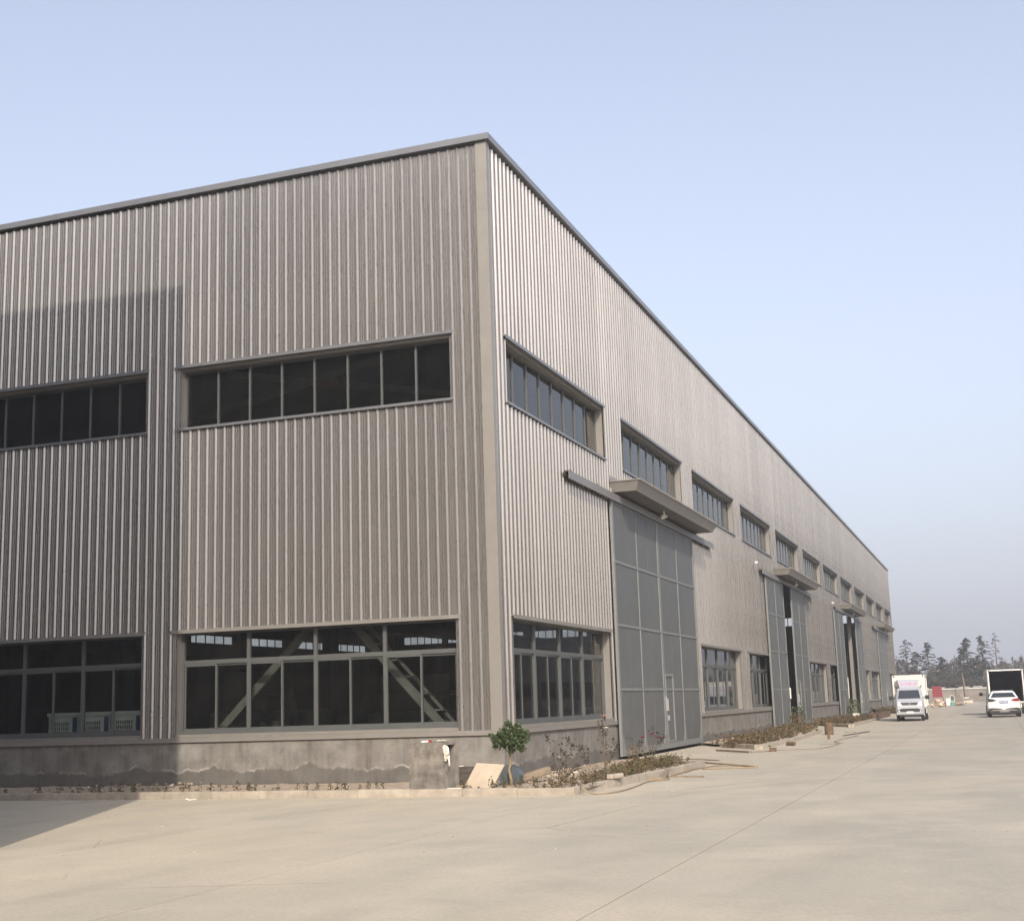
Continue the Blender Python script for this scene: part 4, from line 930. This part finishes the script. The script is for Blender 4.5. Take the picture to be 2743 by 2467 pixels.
def suv(loc, rz):
    t = tag(empty('parked_car', loc, rz), 'white SUV parked with its rear towards the camera, before the open truck', 'car')
    # rear at y=0, front +y ; local x lateral
    st = [(0, .78, .42, .92), (.06, .84, .34, 1.0), (.35, .87, .30, 1.03), (1.0, .88, .26, 1.02), (2.4, .88, .26, .98), (3.4, .87, .28, .94), (4.1, .83, .32, .86), (4.4, .70, .40, .74)]
    m = MB(); vs = []; n = 10
    for (y, hw, z0, z1) in st:
        vs += [(-hw*.86, y, z0), (hw*.86, y, z0), (hw*.97, y, z0+.12), (hw, y, z0+.30), (hw*.985, y, z1-.14), (hw*.90, y, z1), (-hw*.90, y, z1), (-hw*.985, y, z1-.14), (-hw, y, z0+.30), (-hw*.97, y, z0+.12)]
    fs = [(i*n+j, i*n+(j+1) % n, (i+1)*n+(j+1) % n, (i+1)*n+j) for i in range(len(st)-1) for j in range(n)]; fs += [tuple(range(n))[::-1], tuple(range((len(st)-1)*n, len(st)*n))]
    fs = [f[::-1] for f in fs]; m.add(vs, fs); bevel(m.obj('body', M['white'], t), .03, 2)
    cs = [(1.0, .10, 3.35, .79), (1.36, .55, 2.55, .60), (1.44, .80, 2.2, .52)]
    m = MB(); vs = []
    for (z, ya, yb, hw) in cs: vs += [(-hw, ya, z), (hw, ya, z), (hw, yb, z), (-hw, yb, z)]
    m.add(vs, [(4*i+j, 4*i+(j+1) % 4, 4*i+4+(j+1) % 4, 4*i+4+j) for i in range(2) for j in range(4)]+[(8, 9, 10, 11)]); bevel(m.obj('roof', M['white'], t), .03, 2)
    def rear(x, z): 
        return .10+(z-1.0)*1.25 if z > 1.0 else .06
    m = MB(); p = [(-.66, 1.08), (.66, 1.08), (.50, 1.335), (-.50, 1.335)]
    m.prism([(x, rear(x, z)-.015, z) for x, z in p], [(x, rear(x, z)+.03, z) for x, z in p]); m.obj('rear_window', M['carglass'], t)
    for sgn in (-1, 1):
        m = MB(); q = [(sgn*.36, .93), (sgn*.56, .855), (sgn*.80, .85), (sgn*.84, .96), (sgn*.76, 1.03), (sgn*.55, 1.0)]
        if sgn < 0: q = q[::-1]
        m.prism([(x, -.03+abs(x)*.035, z) for x, z in q], [(x, .16, z) for x, z in q]); m.obj('tail_light', M['red'] if sgn > 0 else M['black'], t)
        m = MB(); q = [(sgn*.10, .44), (sgn*.62, .42), (sgn*.78, .36), (sgn*.84, .46), (sgn*.66, .515), (sgn*.1, .475)]
        if sgn < 0: q = q[::-1]
        m.prism([(x, -.02, z) for x, z in q], [(x, .1, z) for x, z in q]); m.obj('bumper_slot', M['black'], t)
        m = MB(); m.tube([(sgn*.47, .7, 1.47), (sgn*.49, 1.3, 1.50), (sgn*.49, 2.1, 1.47)], .02, 6); m.obj('roof_rail', M['black'], t)
        m = MB(); m.prism([(sgn*.815, .5, 1.04), (sgn*.815, 2.9, 1.04), (sgn*.64, 2.3, 1.34), (sgn*.64, .8, 1.34)], [(sgn*.75, .5, 1.04), (sgn*.75, 2.9, 1.04), (sgn*.60, 2.3, 1.34), (sgn*.60, .8, 1.34)]); m.obj('side_window', M['carglass'], t)
        for y in (.85, 3.45): wheel(t, sgn*.76, y, .33, .21)
    m = MB(); m.box(-.74, .74, .0, .35, .20, .36); m.obj('rear_diffuser', M['black'], t)
    m = MB(); m.box(-.24, .26, -.012, .0, .29, .33); m.obj('chrome_strip', M['hub'], t)
    m = MB(); m.box(-.22, .22, -.02, .02, .76, .89); pl = m.obj('number_plate', M['blue'], t)
    m = MB()
    for k, x in enumerate((-.17, -.11, -.03, .03, .09, .15)): m.box(x-.018, x+.018, -.026, -.021, .79, .86)
    m.obj('plate_characters', M['pvc'], pl)
    m = MB(); m.prism([(-.012, .75, 1.44), (.012, .75, 1.44), (0, .98, 1.44)], [(-.01, .93, 1.49), (.01, .93, 1.49), (0, .98, 1.49)]); m.obj('antenna', M['white'], t)
suv((9.74, 53.55, 0), R(1))

# ------------------------------------------------------------------ far yard: wall, debris, pole
t = tag(empty('boundary_wall', (0, 168, 0)), 'low stained boundary wall with pale coping before the trees', 'wall')
m = MB(); m.box(-60, 60, 0, .25, 0, 1.75); m.obj('wall_face', M['bwall'], t)
m = MB(); m.box(-60, 60, -.12, -.02, 1.74, 1.86); m.obj('pale_pipe', M['pale'], t)
m = MB(); m.box(-60, 60, -.05, .3, 1.87, 1.95)
m.obj('coping', M['darkwood'], t)
m = MB(); rnd = random.Random(8); x = -20
while x < 30:
    L = rnd.uniform(.8, 2.2); m.box(x, x+L, .05, .28, 1.951, 2.03); x += L+rnd.uniform(.3, 2.)
m.obj('coping_slab', M['pale'], t)
tubeobj('utility_pole', [(5.26, 165.5, 0), (5.22, 165.5, 2.4), (5.2, 165.5, 3.9)], [.10, .09, .08], 'trunkbark', 'short dark utility pole standing before the boundary wall', 'pole', 8)
tubeobj('prop_pole', [(5.6, 164.5, 0), (5.30, 165, 3.2)], .03, 'shrubbark', 'pale thin pole leaning on the dark utility pole', 'pole', 6)
# tile pile with red sheet
t = tag(empty('tile_pile', (3.85, 114, 0)), 'heap of broken cream tiles behind the silver truck', 'debris pile'); rnd = random.Random(2)
for k in range(70):
    x = rnd.gauss(0, .33); y = rnd.uniform(-.5, .8); zmax = max(.05, .75-abs(x)*.9); z = rnd.uniform(0, zmax); m = MB(); m.box(-.16, .16, -.12, .12, -.02, .02)
    o = m.obj('tile', M['tile'], t, (x, y, z+.05)); o.rotation_euler = (rnd.gauss(0, .5), rnd.gauss(0, .5), rnd.uniform(0, 3)); s_ = rnd.uniform(.5, 1.3); o.scale = (s_, s_, 1)
m = MB(); m.rock((0, .1, .12), .55, 3, 9, .9); m.obj('rubble_core', M['rubble'], t)
board([(3.34, 114.9, .95), (4.32, 114.9, .95), (4.25, 115.0, 2.0), (3.36, 115.0, 2.02)], 'dark red sheet standing behind the cream tile heap', 'red_sheet', 'redsheet', 'sheet', .04)
tubeobj('red_frame_leg', [(4.28, 114.85, 1.0), (4.5, 114.6, .0)], .03, 'redsheet', 'slanting dark red leg beside the red sheet', 'frame leg')
tubeobj('red_frame_leg', [(3.38, 114.85, 1.0), (3.36, 114.8, .0)], .03, 'redsheet', 'upright dark red leg below the left edge of the red sheet', 'frame leg')
board([(4.40, 120, .1), (4.80, 120, .08), (4.82, 120.2, .80), (4.36, 120.2, .80)], 'grey-white board propped right of the tile heap', 'propped_board', 'pale', 'board', .05)
m = MB(); m.box(4.30, 4.5, 120.4, 120.8, 0, .68); m.box(4.0, 4.3, 120.4, 120.8, 0, .6); tag(m.obj('stacked_blocks', M['tile']), 'cream block stack behind the propped board', 'blocks')
t = tag(empty('chair_frame', (5.02, 120.3, 0)), 'discarded white chair frame on the heap behind the teal barrel', 'chair')
m = MB(); m.tube([(-.2, 0, .3), (-.2, 0, 1.1)], .025, 6); m.tube([(.2, 0, .3), (.2, 0, .95), (.1, 0, 1.08), (-.1, 0, 1.08), (-.2, 0, 1.0)], .02, 6); m.obj('frame', M['pvc'], t)
m = MB(); m.box(-.2, .2, -.2, .2, .42, .46); m.obj('seat', M['pvc'], t); m = MB(); m.box(-.17, .17, 0, .02, .6, .98); m.obj('backrest', M['bluegrey'], t)
m = MB(); m.tube([(4.99, 119.3, 0), (4.99, 119.3, .38)], .17, 14); m.tube([(4.99, 119.3, .38), (4.99, 119.3, .41)], .18, 14); tag(m.obj('teal_barrel', M['teal']), 'small teal barrel in front of the debris', 'barrel')
t = tag(empty('rubble_heap', (5.6, 122, 0)), 'grey rubble heap with a pointed top right of the teal barrel', 'debris pile')
m = MB(); m.prism([(-.5, 0, 0), (.5, 0, 0), (.28, 0, .8), (0, 0, 1.45), (-.35, 0, .8)], [(-.5, .6, 0), (.5, .6, 0), (.28, .4, .75), (0, .3, 1.4), (-.35, .4, .7)]); m.obj('cardboard', M['bwall'], t)
for k in range(26):
    m = MB(); m.rock((0, 0, 0), rnd.uniform(.07, .16), k); o = m.obj('stone', M['rubble'], t, (rnd.uniform(-.7, .7), rnd.uniform(-1, -.2), rnd.uniform(.05, .3)))
t = tag(empty('stone_slabs', (5.9, 150, 0)), 'stack of pale stone slabs lying before the boundary wall', 'slabs')
m = MB(); m.prism([(-.55, 0, 0), (.62, 0, 0), (.55, 0, .36), (.1, 0, .30), (-.45, 0, .32)], [(-.55, 1, 0), (.62, 1, 0), (.55, 1, .36), (.1, 1, .30), (-.45, 1, .32)]); m.obj('slab', M['tile'], t)
m = MB(); m.box(-.4, .1, 0, .8, .37, .50); m.obj('slab', M['bwall'], t); m = MB(); m.box(-.45, .15, 0, .8, .56, .70); m.box(-.3, 0, .1, .7, .5, .56); m.obj('slab', M['pale'], t)

# ------------------------------------------------------------------ trees
def conifer(x, y, h, spread, label, seed, dens=1., bare=.25, top=0.):
    t = tag(empty('conifer_tree', (x, y, 0)), label, 'tree', 'conifers beyond the boundary wall'); r_ = random.Random(seed); lean = r_.uniform(-.03, .03)
    m = MB(); m.tube([(0, 0, 0), (lean*h*.5, 0, h*.5), (lean*h, 0, h)], [h*.014+.03, h*.010+.02, .012], 6); m.obj('trunk', M['trunkbark'], t)
    c = MB(); nb = int(74*dens)
    for i in range(nb):
        f = bare+(1-bare)*(i+r_.random())/nb; z = h*f; L = 1.45*spread*((1-f)**.62+.12)*r_.uniform(.5, 1.12); a = r_.uniform(0, 6.283)
        up = r_.uniform(.1, .45)*(1 if f > .55 else .3); p0 = Vector((lean*z, 0, z)); prev = p0; d = Vector((math.cos(a), math.sin(a), 0)); k = 5; pts = [p0]
        for s_ in range(1, k+1):
            q = s_/k; p = p0+d*L*q+Vector((0, 0, L*(up*q-.38*q*q)))
            pts.append(p)
        c.cur = 1; c.tube(pts, [.028*(1-.15*j) for j in range(k+1)], 3); c.cur = 0
        for s_ in range(int(26*dens)):
            q = r_.uniform(.22, 1.05); p = p0+d*L*q+Vector((0, 0, L*(up*q-.38*q*q))); side = Vector((-d.y, d.x, 0))*r_.gauss(0, .16*L)*(1.1-q*.6)
            p = p+side+Vector((0, 0, r_.gauss(0, .03))); s2 = r_.uniform(.12, .30)
            e = Vector((r_.gauss(0, 1), r_.gauss(0, 1), r_.gauss(0, .25))).normalized()*s2; g_ = Vector((r_.gauss(0, 1), r_.gauss(0, 1), r_.gauss(0, .6))).normalized()*s2*.3
            c.add([p-e, p+g_, p+e, p-g_], [(0, 1, 2, 3)])
    c.obj('crown', [M['needle'], M['trunkbark']], t)
trees = [(-5.0, 186, 7.4, 2.0, 'sparse bare conifer partly hidden by the hall corner', .35, .3, 11),
         (-3.2, 188, 9.4, 1.9, 'slender pointed conifer, second from the hall corner', .8, .2, 12),
         (-1.6, 187, 7.5, 1.7, 'shorter dark conifer between two taller ones, above the silver truck', 1., .25, 13),
         (.1, 188, 8.8, 1.9, 'conifer with flat crown and long bare trunk behind the silver truck', .85, .45, 14),
         (1.6, 190, 6.6, 1.8, 'low bushy conifer right of the silver truck', 1.1, .3, 15),
         (4.65, 190, 7.9, 1.5, 'pale conifer touching the left side of the darkest one', .7, .3, 16),
         (5.6, 187, 9.2, 1.8, 'darkest tall conifer beside the utility pole', 1.25, .38, 17),
         (7.9, 187, 9.5, 1.8, 'broad tall conifer left of the open truck', 1.0, .35, 18),
         (9.65, 187, 9.7, 1.6, 'thin almost bare conifer with a crooked tip above the open truck', .4, .4, 19)]
for (x, y, h, s_, lab, dn, ba, sd_) in trees: conifer(x, y, h, s_, lab, sd_, dn, ba)
def scrub(name, label, x0, x1, y, hf, n, seed, size, mt='scrub', dy=5):
    r_ = random.Random(seed); m = MB()
    for i in range(n):
        x = r_.uniform(x0, x1); yy_ = y+r_.uniform(-dy, dy); top = hf*(.72+.55*noise.noise(Vector((x*.22, seed, 0)))+.25*noise.noise(Vector((x*.9, seed, 5))))
        z = top*r_.random()**.8; s2 = size*r_.uniform(.5, 1.3)
        e = Vector((r_.gauss(0, .5), r_.gauss(0, .5), r_.gauss(0, 1))).normalized()*s2; q = Vector((r_.gauss(0, 1), r_.gauss(0, 1), r_.gauss(0, .4))).normalized()*s2*.28; p = Vector((x, yy_, z)); m.add([p-e, p+q, p+e, p-q], [(0, 1, 2, 3)])
    return tag(m.obj(name, M[mt]), label, kind='stuff')
scrub('shrubbery', 'brown winter scrub behind the boundary wall', -14, 18, 180, 5.0, 26000, 3, .24)
scrub('shrubbery', 'dark evergreen undergrowth behind the boundary wall', -14, 18, 184, 4.2, 12000, 5, .28, 'needle')
scrub('bare_wood', 'pale leafless wood standing behind the conifers', -30, 40, 225, 8.0, 16000, 15, .5, 'scrub', 8)
scrub('far_woods', 'hazy far woods on the horizon', -60, 120, 330, 8.5, 40000, 9, .8, 'scrub', 12)

# ------------------------------------------------------------------ neighbouring building behind the photographer's left
t = tag(empty('neighbouring_building', (-1.23, -14, 0)), 'tall grey neighbouring building whose shadow falls on the front wall', 'building')
m = MB(); m.box(-34, 0, -32, 0, 0, 21.4); m.obj('walls', M['neigh'], t)
m = MB()
for z in (2, 7, 12, 17):
    for k in range(7): m.box(-31+4.4*k, -28.4+4.4*k, -.02, .03, z, z+1.8)
m.obj('windows', M['carglass'], t)

# ------------------------------------------------------------------ unseen hall added across the road, blocks low sky to darken the long wall
t = tag(empty('added_opposite_hall', (25, 8, 0)), 'long beige-grey hall, unseen, added across the road to darken the long wall', 'building')
m = MB(); m.box(0, 22, 0, 130, 0, 14); m.obj('walls', M['neigh'], t)
m = MB()
for k in range(13):
    for z0_, z1_ in ((1.1, 3.3), (8, 9.4)): m.box(-.03, .02, 1+9.9*k, 8.6+9.9*k, z0_, z1_)
m.obj('windows', M['carglass'], t)

# ------------------------------------------------------------------ air
m = MB(); m.box(-200, 260, -120, 460, -1.2, 24); hz = tag(m.obj('haze', []), 'thin grey haze over the yard', kind='stuff')
hm = bpy.data.materials.new('haze_air'); hm.use_nodes = True; hn = hm.node_tree; hn.nodes.clear()
pv = hn.nodes.new('ShaderNodeVolumePrincipled'); pv.inputs['Color'].default_value = (.93, .94, .97, 1); pv.inputs['Density'].default_value = .0012; pv.inputs['Anisotropy'].default_value = .2
ho = hn.nodes.new('ShaderNodeOutputMaterial'); hn.links.new(pv.outputs[0], ho.inputs['Volume']); hz.data.materials.append(hm)
